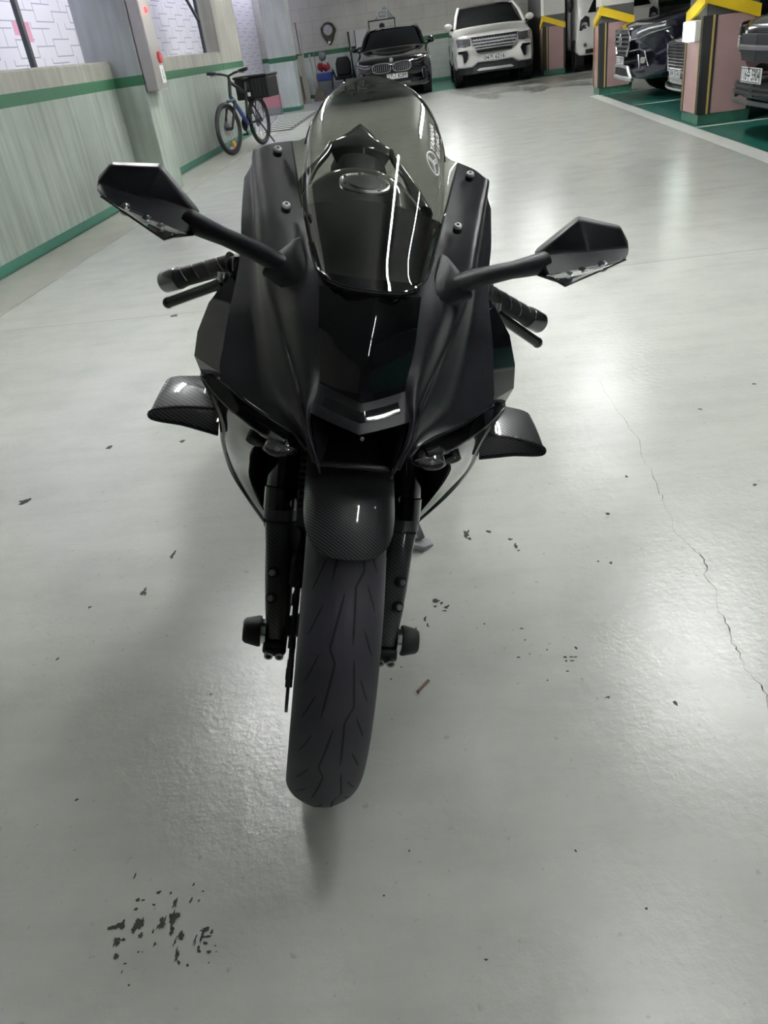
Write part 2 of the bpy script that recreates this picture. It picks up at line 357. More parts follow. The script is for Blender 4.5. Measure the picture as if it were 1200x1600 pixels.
STAINS = [(-0.589, 0.658, 0.0135, 0.0056), (-0.58, 0.66, 0.0054, 0.0088), (-0.571, 0.701, 0.0041, 0.0037), (-0.561, 0.701, 0.003, 0.0021), (-0.568, 0.686, 0.003, 0.0031), (-0.54, 0.692, 0.003, 0.0024), (-0.539, 0.713, 0.0046, 0.0038), (-0.518, 0.711, 0.0025, 0.0032), (-0.505, 0.696, 0.0035, 0.0116), (-0.501, 0.671, 0.0088, 0.0125), (-0.498, 0.653, 0.0039, 0.0085), (-0.517, 0.66, 0.0068, 0.0111), (-0.556, 0.663, 0.0103, 0.0105), (-0.56, 0.652, 0.0049, 0.0055), (-0.546, 0.643, 0.0044, 0.0054), (-0.582, 0.633, 0.006, 0.0078), (-0.572, 0.637, 0.0048, 0.0034), (-0.575, 0.613, 0.0043, 0.0052), (-0.481, 0.641, 0.0062, 0.0072), (-0.488, 0.632, 0.0024, 0.0094), (-0.48, 0.614, 0.0033, 0.0114), (-0.473, 0.601, 0.0028, 0.0045), (-0.459, 0.597, 0.0023, 0.0031), (-0.444, 0.65, 0.0083, 0.0034), (-0.433, 0.646, 0.0024, 0.0052), (-0.438, 0.639, 0.0118, 0.0021), (-0.447, 0.641, 0.0019, 0.0118), (-0.44, 0.629, 0.0047, 0.0033), (-0.431, 0.616, 0.0046, 0.0023), (-0.447, 0.62, 0.0033, 0.0057), (-0.457, 0.634, 0.0019, 0.0094), (-0.541, 0.618, 0.0019, 0.0019), (-0.535, 0.618, 0.0014, 0.0019), (-0.519, 0.629, 0.0019, 0.0043), (-0.528, 0.649, 0.0019, 0.0044), (-0.483, 0.725, 0.0023, 0.0027), (-0.464, 0.713, 0.002, 0.0021), (-0.48, 0.698, 0.0025, 0.0047), (-0.467, 0.697, 0.002, 0.0026), (-0.54, 0.57, 0.0023, 0.0018), (-0.557, 0.589, 0.0014, 0.0032), (-0.556, 0.601, 0.0028, 0.0016), (-0.588, 0.745, 0.0021, 0.0057), (-0.427, 0.6, 0.0016, 0.0013), (-0.419, 0.616, 0.0014, 0.0014), (-0.423, 0.625, 0.0019, 0.0016), (0.003, 1.688, 0.0081, 0.018), (0.009, 1.667, 0.005, 0.0089), (0.06, 1.694, 0.007, 0.0073), (0.123, 1.619, 0.0057, 0.0136), (0.128, 1.598, 0.0043, 0.0033), (0.111, 1.651, 0.0078, 0.0052), (-0.081, 1.419, 0.0099, 0.0086), (-0.068, 1.407, 0.0045, 0.0056), (-0.057, 1.392, 0.0067, 0.0063), (-0.061, 1.38, 0.0062, 0.0034), (-0.106, 1.359, 0.0035, 0.0121), (-0.1, 1.332, 0.0026, 0.0092), (-0.084, 1.398, 0.0045, 0.0042), (0.105, 1.302, 0.0049, 0.0032), (0.108, 1.264, 0.0024, 0.0024), (0.21, 1.229, 0.0035, 0.0053), (0.201, 1.202, 0.0085, 0.0029), (0.184, 1.204, 0.0039, 0.0034), (0.196, 1.192, 0.0054, 0.0028), (0.184, 1.193, 0.0031, 0.0028), (0.182, 1.163, 0.0038, 0.0022), (0.089, 1.212, 0.0036, 0.0029), (0.025, 1.325, 0.0021, 0.0033), (-0.127, 1.325, 0.0026, 0.0033), (0.373, 1.732, 0.0058, 0.0047), (0.311, 1.528, 0.0036, 0.0039), (0.15, 1.23, 0.0024, 0.0024), (-0.157, 1.203, 0.002, 0.0023), (-0.177, 1.17, 0.0028, 0.0022), (0.139, 1.141, 0.0019, 0.0027), (0.113, 1.22, 0.002, 0.0023), (-1.411, 2.072, 0.0168, 0.019), (-0.83, 1.539, 0.0072, 0.0174), (-0.8, 1.695, 0.0057, 0.0196), (-0.978, 2.425, 0.0102, 0.0167), (-1.252, 2.428, 0.0106, 0.0173), (-1.467, 4.031, 0.0252, 0.0256), (-0.962, 1.298, 0.0049, 0.0049), (-0.957, 1.485, 0.0053, 0.0057), (0.366, 1.061, 0.0034, 0.0066), (0.375, 1.735, 0.0065, 0.0063), (0.462, 1.92, 0.0052, 0.0073), (0.995, 2.465, 0.0078, 0.0081), (0.776, 2.307, 0.0057, 0.0072), (0.776, 1.821, 0.0063, 0.0068), (0.247, 1.086, 0.006, 0.0034), (-0.559, 1.155, 0.0043, 0.0039), (0.339, 1.518, 0.0044, 0.0052), (-0.17, 0.697, 0.002, 0.0021), (-0.019, 0.597, 0.0027, 0.0018), (0.133, 0.763, 0.002, 0.0023), (0.219, 0.666, 0.0027, 0.002), (-0.754, 0.901, 0.0038, 0.0031), (-0.132, 0.773, 0.0021, 0.0023)]
CRACK = [(0.518, 2.613, 0.0008), (0.516, 2.503, 0.0007), (0.525, 2.361, 0.0007), (0.536, 2.263, 0.0014), (0.537, 2.206, 0.001), (0.546, 2.126, 0.0013), (0.53, 2.041, 0.0009), (0.527, 1.98, 0.0006), (0.539, 1.957, 0.0006), (0.531, 1.9, 0.0018), (0.526, 1.821, 0.0017), (0.53, 1.796, 0.0017), (0.523, 1.751, 0.0006), (0.525, 1.685, 0.0005), (0.515, 1.626, 0.0008), (0.528, 1.583, 0.001), (0.539, 1.548, 0.0015), (0.548, 1.519, 0.0035), (0.549, 1.48, 0.0039), (0.533, 1.45, 0.001), (0.535, 1.424, 0.0019), (0.541, 1.382, 0.0007), (0.524, 1.322, 0.0007), (0.529, 1.291, 0.0027), (0.528, 1.259, 0.0031), (0.519, 1.222, 0.0009), (0.521, 1.198, 0.003), (0.521, 1.165, 0.0008), (0.52, 1.137, 0.0008), (0.527, 1.109, 0.0012), (0.533, 1.091, 0.0036), (0.531, 1.062, 0.0012), (0.523, 1.008, 0.0011)]
for x, y, rx, ry in STAINS:
    if max(rx, ry) > .0055:
        for q in range(4): blob(x+random.uniform(-.7, .7)*rx, y+random.uniform(-.7, .7)*ry, rx*random.uniform(.25, .6), ry*random.uniform(.25, .6), 'stain', .0010+q*.0001, .6, 11)
        blob(x, y, rx*.7, ry*.7, 'stain', .0016, .7, 15)
    else: blob(x, y, rx*.85, ry*.85, 'stain', .0010)
ck = []
for i, (x, y, w) in enumerate(CRACK):
    ck.append((x, y, w*.9))
    if i < len(CRACK)-1:
        x2, y2, w2 = CRACK[i+1]
        for q in (.33, .66): ck.append((x+(x2-x)*q+random.uniform(-.004, .004), y+(y2-y)*q, (w+(w2-w)*q)*.6))
strip(ck, 'crack', .0012)
quad(2.45, -6.5, 2.62, 13.75, 'line', .002)
quad(2.62, -6.5, 9.0, 13.66, 'baygreen', .001)
for y in (6.45, 8.74, 11.57, 13.66): quad(2.62, y-.035, 8.0, y+.035, 'line', .003)
quad(-2.2, 19.86, 2.6, 19.96, 'line', .002); quad(-2.6, 19.96, 3.4, 24.2, 'baygreen', .001)
for i in range(14): blob(random.uniform(1.0, 3.6), random.uniform(15.8, 19.0), random.uniform(.2, .7), random.uniform(.2, .8), 'grime', .0004+i*1e-5, .5, 17)
floor = struct(f.build('floor', smooth=False, weld=False))

# ------------------------------------------------------------------ walls, piers, ceiling
LOWL, HIGHL = (.36, .40, .36), (.37, .36, .315)
M['wall_l'] = wall_mat('left_wall_paint', LOWL, HIGHL, streak=.30)
M['wall_b'] = wall_mat('back_wall_paint', (.47, .52, .48), (.47, .46, .42), s0=.99, s1=1.10, streak=.05, brick='xz')
M['pier'] = wall_mat('pier_paint', (.35, .40, .35), (.30, .32, .32), base=0, streak=.2)
M['pierb'] = wall_mat('pale_pier_paint', (.52, .58, .57), (.50, .53, .52), s0=.99, s1=1.09, streak=.15)
M['dim'] = mat('shade_dark_wall_paint', (.07, .072, .07), .75, cvar=.15, vscale=2)  # darkened grey stands in for the shade of the unlit garage
def wbox(name, parts, m, bev=.012):
    b = MB()
    for a, c in parts: b.box(a, c, m)
    return struct(b.build(name, smooth=False, bevel=bev))
wbox('wall_left', [((-3.42, -7, 0), (-3.16, 8.78, 1.285)), ((-3.42, -7, 1.285), (-3.16, 4.6, 2.35))], 'wall_l', .02)  # upper near box is unseen, added to stop window reflections in the gloss panel
wbox('wall_left_far', [((-3.44, 9.3, 0), (-3.20, 13.85, 1.29))], 'wall_l', .02)
wbox('wall_left_header', [((-3.44, -7, 2.35), (-3.18, 15.4, CEIL))], 'concrete')
wbox('pillar_1', [((-3.42, 8.78, 0), (-2.87, 9.3, CEIL))], 'pier')
wbox('pillar_2', [((-3.44, 13.85, 0), (-3.20, 15.42, CEIL))], 'wall_l')
wbox('pillar_3', [((-3.56, 19.9, 0), (-3.0, 20.45, CEIL))], 'pierb')
wbox('wall_back', [((-6.0, 24.25, 0), (9.5, 24.5, CEIL))], 'wall_b', 0)
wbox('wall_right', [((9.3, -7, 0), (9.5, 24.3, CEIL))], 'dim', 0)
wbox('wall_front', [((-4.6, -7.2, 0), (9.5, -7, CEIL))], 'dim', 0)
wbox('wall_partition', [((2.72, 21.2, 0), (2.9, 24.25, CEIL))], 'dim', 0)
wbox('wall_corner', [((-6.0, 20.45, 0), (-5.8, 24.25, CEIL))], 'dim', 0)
wbox('ceiling', [((-3.46, -7.2, CEIL), (9.5, 24.5, CEIL+.2))], 'ceiling', 0)
wbox('beam_1', [((-3.2, 13.7, 2.45), (9.3, 14.1, CEIL))], 'ceiling', .01)
# light well outside the openings: block wall, unseen slab added to shade the far end
bm_ = mat('white_block_wall', (.70, .70, .72), .75, bump=.15, bscale=50); n2, l2 = nt(bm_)
gg = n2.new('ShaderNodeNewGeometry'); sx = n2.new('ShaderNodeSeparateXYZ'); l2.new(gg.outputs['Position'], sx.inputs[0])
def mth(op, a, v=None):
    q = n2.new('ShaderNodeMath'); q.operation = op
    for k, w in enumerate((a, v)):
        if w is None: continue
        if isinstance(w, (int, float)): q.inputs[k].default_value = w
        else: l2.new(w, q.inputs[k])
    return q.outputs[0]
BH, BW = .36, .50
ay = mth('ADD', sx.outputs['Y'], mth('MULTIPLY', mth('FLOOR', mth('DIVIDE', sx.outputs['Z'], BH)), .31))
col = mth('FLOOR', mth('DIVIDE', ay, BW)); par = mth('MODULO', mth('ABSOLUTE', col), 2)
zz = mth('DIVIDE', mth('ADD', sx.outputs['Z'], mth('MULTIPLY', par, .07)), BH/2)
lh = mth('LESS_THAN', mth('FRACT', zz), .075)
fy = mth('FRACT', mth('DIVIDE', ay, BW)); lv = mth('LESS_THAN', fy, .035)
fy2 = mth('FRACT', mth('ADD', mth('DIVIDE', ay, BW), .45)); lv2 = mth('MULTIPLY', mth('LESS_THAN', fy2, .03), mth('GREATER_THAN', mth('FRACT', mth('MULTIPLY', zz, .5)), .5))
line = mth('MAXIMUM', lh, mth('MAXIMUM', lv2, mth('MULTIPLY', lv, mth('LESS_THAN', mth('FRACT', mth('MULTIPLY', zz, .5)), .55))))
x2 = n2.new('ShaderNodeMixRGB'); x2.inputs[1].default_value = (.70, .69, .72, 1); x2.inputs[2].default_value = (.36, .37, .42, 1); l2.new(line, x2.inputs[0])
l2.new(x2.outputs[0], n2['Principled BSDF'].inputs['Base Color'])
M['block'] = bm_
b = MB(); b.box((-4.75, 9.05, -.2), (-4.5, 24.2, 4.2), 'block'); b.box((-4.76, 5.6, -.2), (-4.5, 9.05, 4.2), 'block')
struct(b.build('wall_outside', smooth=False))
wbox('added_shade_slab', [((-4.1, 9.8, 3.6), (-3.4, 24.5, 3.75))], 'concrete', 0)  # unseen slab, put over the well to dim its far end
b = MB()
b.box((-4.5, 9.9, 1.1), (-4.495, 10.05, 1.2), M['pink'])
M['pinkblk'] = mat('pink_block_paint', (.62, .30, .40), .7)
p = MB(); p.prism([(-4.499, 9.80, 1.80), (-4.499, 10.22, 1.80), (-4.499, 10.22, 1.60), (-4.499, 10.08, 1.60), (-4.499, 10.08, 1.67), (-4.499, 9.80, 1.67)], (.003, 0, 0), 'pinkblk')
struct(p.build('painted_block', smooth=False))
b = MB(); b.box((-4.9, -7, -.2), (-4.75, 6.9, 4.0), 'block'); struct(b.build('wall_outside_near', smooth=False))
# window bars
M['frame'] = mat('black_window_bar', (.012, .018, .022), .4)
b = MB(); b.box((-3.31, 7.30, 1.285), (-3.27, 7.35, 2.35), 'frame'); struct(b.build('window_1', smooth=False))
b = MB(); b.box((-3.31, 13.22, 1.29), (-3.27, 13.28, 2.35), 'frame'); b.tube([(-3.29, 13.24, 1.70), (-3.29, 12.2, 2.30)], .022, 'frame', 6); struct(b.build('window_2', smooth=False))
b = MB()
rng = [[(-3.30+.10*math.cos(a)*r*(1+.25*math.sin(3*a+k)), 6.35+.26*math.sin(a)*r*(1+.2*math.cos(2*a+k)), z) for a in [2*PI*q/14 for q in range(14)]] for k, (r, z) in enumerate(((.9, 1.283), (1.05, 1.31), (.9, 1.36), (.6, 1.40), (.2, 1.42)))]
b.loft(rng, 'cloth'); tag(b.build('plastic_sheet', subsurf=1), 'crumpled grey plastic sheet lying on the near end of the left parapet', 'sheet')

# columns on the right: (x0,y0,x1,y1), two faces padded
def column(name, x0, y0, x1, y1, lampside, white):
    col = MB(); col.box((x0, y0, 1.16), (x1, y1, CEIL), 'colwhite'); col.box((x0, y0, .09), (x1, y1, 1.16), 'colgrey')
    o = struct(col.build(name, smooth=False))
    b = MB(); b.box((x0-.012, y0-.012, 0), (x1+.012, y1+.012, .10), 'greenpaint'); b.build('painted_base', o, smooth=False, bevel=.006)
    b = MB(); b.box((x0+.09, y0-.022, .10), (x1, y0-.001, .94), 'pink'); b.build('padding', o, smooth=False, bevel=.006)
    b = MB(); b.box((x0-.022, y0+.09, .10), (x0-.001, y1-.05, .92), 'pink'); b.build('padding', o, smooth=False, bevel=.006)
    b = MB(); b.box((x0-.02, y0-.03, .10), (x0+.10, y0, .95), 'padblack'); b.box((x0-.03, y0-.02, .10), (x0, y0+.07, .95), 'padblack')
    b.box((x0+.055, y0-.034, .10), (x0+.075, y0-.029, .95), 'padyellow'); b.box((x0-.034, y0+.045, .10), (x0-.029, y0+.06, .95), 'padyellow'); b.build('corner_guard', o, smooth=False)
    b = MB(); b.box((x0-.03, y1-.06, .10), (x0-.001, y1+.005, .95), 'padblack'); b.box((x0-.034, y1-.052, .10), (x0-.029, y1-.04, .95), 'padyellow'); b.build('corner_guard', o, smooth=False)
    b = MB(); b.box((x1-.03, y0-.026, .10), (x1+.01, y0-.002, .93), 'padblack'); b.build('corner_guard', o, smooth=False)
    b = MB(); hz = .11
    b.prism([(x0-.004, y0-.036, 1.16), (x0-.004, y0-.036, 1.16-hz), (x1+.01, y0-.036, .88), (x1+.01, y0-.036, .88+hz)], (0, .034, 0), 'yellow')
    b.prism([(x0-.036, y0-.036, 1.16), (x0-.036, y0-.036, 1.16-hz), (x0-.036, y1, .88), (x0-.036, y1, .88+hz)], (.034, 0, 0), 'yellow')
    b.build('yellow_chevron', o, smooth=False)
    return o
k3 = column('column_1', 2.68, 8.88, 3.16, 9.44, True, True)
k2 = column('column_2', 2.60, 13.68, 3.07, 14.10, False, True)
kb = column('column_3', 2.62, 20.36, 3.08, 20.85, False, True)
# red lettering on the narrow face of the middle column
M['redpaint'] = mat('red_stencil_paint', (.45, .03, .05), .5)
b = MB()
for i, ch in enumerate('\uc18c\ud654\uae30'):
    vs, fs = text_mesh(ch, .12); b.add([(2.574, 13.92-x, .74-.14*i+y) for x, y, z in vs], fs, 'redpaint')
b.build('red_lettering', k2, smooth=False)
# lit lamp box on the nearest column
t = empty('wall_lamp', 'lit white lamp box on the narrow face of the nearest mauve column', 'lamp', (2.645, 8.985, .83))
b = MB(); b.box((-.045, -.06, -.09), (0.008, .24, .09), 'colwhite'); b.build('housing', t, smooth=False, bevel=.01)
b = MB(); b.box((-.085, .04, -.085), (-.0445, .235, .085), 'lampbox'); b.build('diffuser', t, smooth=False, bevel=.012)

# ceiling tubes
def ceiling_lamp(x, y, lab, L=1.28, tm='tube'):
    t = empty('ceiling_lamp', lab, 'lamp', (x, y, CEIL), 0, 'ceiling tube lamps')
    b = MB(); b.box((-.09, -L/2, -.06), (.09, L/2, 0), 'colwhite'); b.build('housing', t, smooth=False, bevel=.008)
    for s in ((-.05, .05) if tm == 'tube' else (0,)):
        b = MB(); b.cyl((s, .04-L/2, -.085), (s, L/2-.04, -.085), .016 if tm == 'tube' else .024, tm, 8); b.build('tube', t)
for q in LAMPS + BAYLAMPS: ceiling_lamp(q[0], q[1], 'white twin tube lamp fixed to the garage ceiling', *q[2:])

# fire alarm panel on the left pier
t = empty('fire_alarm_panel', 'tall stainless alarm panel with red lamp and red button on left pillar', 'alarm panel', (-2.868, 8.80, .97))
b = MB(); b.box((0, 0, 0), (.13, .36, .80), 'steelbox'); b.build('cabinet', t, smooth=False, bevel=.012)
b = MB(); b.ell((.135, .17, .70), (.022, .026, .030), 'redlamp', 14, 8); b.build('pilot_lamp', t)['label'] = 'lit red pilot lamp'
b = MB(); b.lathe([(.13, .055), (.155, .052), (.158, .03), (.158, .0)], (0, .25, .29), 'X', 'redplastic', 24); b.build('push_button', t)['label'] = 'round red push button'
b = MB(); b.box((.13, .19, .06), (.134, .31, .22), 'plate')
vs, fs = text_mesh('\ube44\uc0c1\ubca8', .035); b.add([(.1345, .25+y, .14-x) for x, y, z in vs], fs, 'ink'); b.build('notice', t, smooth=False)['label'] = 'white notice with dark characters'
b = MB(); b.tube([(.06, .06, .80), (.06, .06, 1.78)], .014, 'frame', 8); b.tube([(.06, .11, .80), (.06, .11, 1.78)], .014, 'frame', 8); b.build('conduit', t)

# ------------------------------------------------------------------ things along the back wall
t = empty('wall_clock', 'ornate dark gilt pendulum clock hanging on the back wall above the bins', 'clock', (-2.59, 24.25, 1.45))
b = MB(); out = []
for i in range(48):
    a = 2*PI*i/48; r = .20*(1+.05*math.cos(8*a))
    out.append((r*math.cos(a)*1.05, .08+r*math.sin(a)))
def clockpoly(s, dz=0):
    pts = []
    for i in range(40):
        a = -PI/2+2*PI*i/40; cx = math.cos(a); sz = math.sin(a)
        r = (.205 if sz > -.2 else .205-.09*(-sz-.2)/.8)*(1+.05*math.cos(7*a)); z = .09+.19*sz if sz > -.2 else .09+.38*sz+.038
        pts.append((cx*r*s, 0, z*s+dz))
    return pts
b.loft([[(x, 0, z) for x, y, z in clockpoly(1)], [(x, -.05, z) for x, y, z in clockpoly(1)], [(x, -.075, z) for x, y, z in clockpoly(.84)], [(x, -.055, z) for x, y, z in clockpoly(.70)]], 'gold'); b.build('clock_case', t)
b = MB(); b.lathe([(-.062, .125), (-.07, .12), (-.07, 0)], (0, 0, .10), 'Y', 'face', 32)
for k in range(12):
    a = 2*PI*k/12; b.box((.10*math.cos(a)-.006, -.0725, .10+.10*math.sin(a)-.006), (.10*math.cos(a)+.006, -.0705, .10+.10*math.sin(a)+.006), 'ink')
b.build('dial', t)['label'] = 'pale round dial'
b = MB(); b.prism([(-.004, -.073, .10), (.004, -.073, .10), (.055, -.073, .15), (.05, -.073, .155)], (0, -.002, 0), 'ink'); b.prism([(-.005, -.075, .10), (.005, -.075, .10), (-.01, -.075, .02)], (0, -.002, 0), 'ink'); b.build('hands', t, smooth=False)
b = MB(); b.ell((0, -.07, -.20), (.04, .015, .05), 'chrome', 14, 8); b.build('pendulum', t)

t = empty('grey_bin', 'grey waste bin with blue liner rim standing under the wall clock', 'bin', (-2.74, 23.3, 0))
b = MB(); b.loft([[(sx*w, sy*.17, z) for sx, sy in ((-1, -1), (1, -1), (1, 1), (-1, 1))] for w, z in ((.16, 0.0), (.20, .42))], 'bingrey'); b.build('bin_body', t, smooth=False, bevel=.02)
b = MB(); b.loft([[(sx*w, sy*.19, z) for sx, sy in ((-1, -1), (1, -1), (1, 1), (-1, 1))] for w, z in ((.205, .421), (.215, .60))], 'blue'); b.build('blue_rim', t, smooth=False, bevel=.015)['label'] = 'bright blue upper rim'
b = MB()
for k in range(14):
    b.ell((-.13+.02*k, random.uniform(-.09, .09), .69+random.uniform(-.03, .09)), (random.uniform(.03, .06), .05, random.uniform(.04, .09)), 'redcloth', 8, 6)
tag(b.build('red_rags', subsurf=1), 'bunched red cloths heaped on top of the grey and blue bin', 'cloth').location = (-2.74, 23.3, 0)
b = MB(); b.ell((0, 0, 0), (.10, .08, .11), 'bingrey', 10, 8); b.tube([(-.095, 0, 0), (-.05, 0, .12), (.06, 0, .13), (.095, 0, 0)], .012, 'steel', 6)
tag(b.build('kettle'), 'dull grey kettle on top of the red cloths by the back wall', 'kettle').location = (-2.74, 23.34, .97)
b = MB(); b.loft([[(sx*.14, sy*.13, z) for sx, sy in ((-1, -1), (1, -1), (1, 1), (-1, 1))] for z in (0, .58)], 'black'); tag(b.build('black_crate', smooth=False, bevel=.02), 'black crate standing left of the grey bin', 'crate').location = (-3.5, 23.9, 0)
t = empty('office_chair', 'black swivel chair pushed against the back wall between the bin and the dark sedan', 'chair', (-2.22, 23.2, 0))
b = MB(); b.loft([[(x*s, .18-.03*(1-s)-k*.06, .48+z) for x, z in ((-.20, 0), (.20, 0), (.21, .28), (.15, .42), (-.15, .42), (-.21, .28))] for k, s in ((0, 1), (1, .95))], 'black'); b.build('backrest', t, bevel=.03)
b = MB(); b.loft([[(x, y, z) for x, y in ((-.23, -.22), (.23, -.22), (.22, .22), (-.22, .22))] for z in (.40, .48)], 'black'); b.build('seat', t, bevel=.03)
b = MB(); b.cyl((0, 0, .08), (0, 0, .40), .03, 'darkmetal'); b.build('pedestal', t)
b = MB()
for k in range(5):
    a = 2*PI*k/5+.3; b.tube([(0, 0, .11), (.26*math.cos(a), .26*math.sin(a), .07)], [.025, .018], 'black', 8); b.ell((.26*math.cos(a), .26*math.sin(a), .03), (.03, .03, .03), 'black', 10, 6)
b.build('star_base', t)
for s in (-1, 1):
    b = MB(); b.tube([(s*.24, .05, .46), (s*.27, .02, .60), (s*.27, -.16, .64)], .02, 'black', 8); b.build('armrest', t)
# boards and poles leaning in the corner
def leaning(name, x, y, h, w, th, m, lab, cat, lean=.25, tilt=-.03, grp=None):
    b = MB(); b.loft([[(a*w/2+q*tilt*h, c*th/2+q*lean, q*h) for a, c in ((-1, -1), (1, -1), (1, 1), (-1, 1))] for q in (0, 1)], m)
    o = tag(b.build(name, smooth=False), lab, cat, grp); o.location = (x, y, 0); return o
leaning('wooden_board', -3.20, 22.0, 1.02, .05, .03, 'wooddark', 'narrow dark board leaning nearest the pale left rear pillar', 'board', .1, -.06)
leaning('wooden_board', -3.10, 22.1, 1.06, .13, .03, 'wood', 'pale wide board leaning between the dark board and the thin lath', 'board', .12, -.05)
leaning('wooden_board', -2.92, 22.9, 1.06, .05, .03, 'wood', 'thin pale lath leaning beside the pale wide board', 'board', .3, -.13)
leaning('wooden_board', -3.22, 23.2, 1.62, .035, .03, 'wood', 'tall thin pale strip leaning on the back wall behind the boards', 'board', .6, -.05)
b = MB(); b.tube([(0, 0, 0), (-.22, 1.1, 1.80)], .018, 'wooddark', 8); tag(b.build('pole'), 'long slim brown pole reaching highest in the rear left corner', 'pole').location = (-3.14, 22.5, 0)
b = MB(); b.tube([(0, 0, .0), (-.06, .3, 1.44)], .026, 'black', 8); tag(b.build('pole'), 'dark pole leaning on the back wall beside the black swivel chair', 'pole').location = (-2.0, 23.85, 0)
t = empty('broom', 'worn broom with dark handle leaning beside the pale boards', 'broom', (-2.84, 22.55, 0))
b = MB(); b.tube([(0, 0, .25), (-.08, .5, 1.1)], .013, 'wooddark', 8); b.build('handle', t)
b = MB(); b.loft([[(x*w, y*.05, z) for x, y in ((-1, -1), (1, -1), (1, 1), (-1, 1))] for w, z in ((.17, 0), (.10, .22), (.04, .28))], 'wooddark'); b.build('bristles', t, smooth=False)
b = MB(); b.tube([(0, 0, 0), (-.03, .1, .42)], [.045, .03], 'wood', 8); tag(b.build('wooden_stake'), 'short pale stake leaning in front of the broom', 'stake').location = (-2.93, 22.7, 0)
# framed and unframed boards on the wall behind the dark sedan
t = empty('notice_board', 'wall board with thin dark frame half hidden behind the dark sedan', 'board', (-1.14, 24.25, 1.30))
b = MB(); b.box((-.34, -.012, -.30), (.34, -.001, .30), 'wall_b'); b.build('panel', t, smooth=False)
for x0, z0, x1, z1 in ((-.36, .29, .36, .32), (-.36, -.32, -.335, .29), (.335, -.32, .36, .29), (-.36, -.33, .36, -.305)):
    b = MB(); b.box((x0, -.025, z0), (x1, -.001, z1), 'black'); b.build('frame_bar', t, smooth=False)
b = MB(); b.lathe([(-.03, .075), (-.05, .07), (-.052, 0)], (0, 0, .16), 'Y', 'black', 20); b.build('round_knob', t)
M['tape'] = mat('white_square_paint', (.50, .51, .50), .6); M['patch'] = mat('grey_green_patch', (.24, .27, .255), .7)
b = MB()
for x0, z0, x1, z1 in ((-.13, -.10, .13, -.075), (-.13, .075, .13, .10), (-.13, -.075, -.105, .075), (.105, -.075, .13, .075)): b.box((x0, -.006, z0), (x1, 0, z1), 'tape')
b.box((-.104, -.003, -.074), (.104, 0, .074), 'patch')
vs, fs = text_mesh('\uc8fc\ucc28', .085); b.add([(x, -.0065, y) for x, y, z in vs], fs, 'tape')
o = b.build('wall_sign', smooth=False); tag(o, 'small white bordered square sign above the framed wall board', 'sign'); o.location = (-1.10, 24.25, 1.72)
b = MB(); b.prism([(-.30, 0, -.13), (.34, 0, -.13), (.05, 0, .20)], (0, -.002, 0), 'patch'); o = struct(b.build('painted_triangle', smooth=False)); o.location = (-1.08, 24.25, 1.70)
b = MB(); b.box((-.12, -.03, -.19), (.20, 0, .19), 'tape'); b.box((-.14, -.02, -.21), (-.12, 0, .21), 'black'); o = tag(b.build('leaning_panel', smooth=False), 'pale panel propped against the back wall just left of the dark sedan roof', 'panel'); o.location = (-1.76, 24.22, 1.25)
# pink and grey block behind the bicycle
b = MB(); b.box((-.22, -.12, .15), (.22, .12, .40), 'pinkblock'); b.box((-.22, -.12, 0), (.22, .12, .15), 'bingrey'); o = tag(b.build('kerb_block', smooth=False, bevel=.02), 'pink and grey painted block on the floor behind the bicycle', 'block'); o.location = (-3.58, 19.45, 0)
# drain grate
t = empty('drain_grate', 'floor drain grate with pale bars behind the bicycle', 'grate', (0, 0, 0))
b = MB(); b.add([(-2.96, 14.9, .002), (-2.5, 14.9, .002), (-2.5, 18.9, .002), (-3.4, 18.9, .002)], [(0, 1, 2, 3)], 'grateb'); b.build('slot_bed', t, smooth=False)
b = MB()
for k in range(10):
    y = 15.05+k*.4; b.box((-2.97-.43*k/10, y, .002), (-2.52, y+.2, .010), 'gratew')
b.build('grate_bars', t, smooth=False)
b = MB(); b.box((-2.50, 14.85, 0), (-2.45, 18.95, .008), 'joint'); b.build('frame_edge', t, smooth=False)
# stick on the floor
b = MB(); b.tube([(-.121, 1.126, .004), (-.099, 1.157, .004)], .0032, 'stick', 6, flat=.7); tag(b.build('wooden_stick'), 'short flat brown stick lying on the floor right of the front tyre', 'stick')

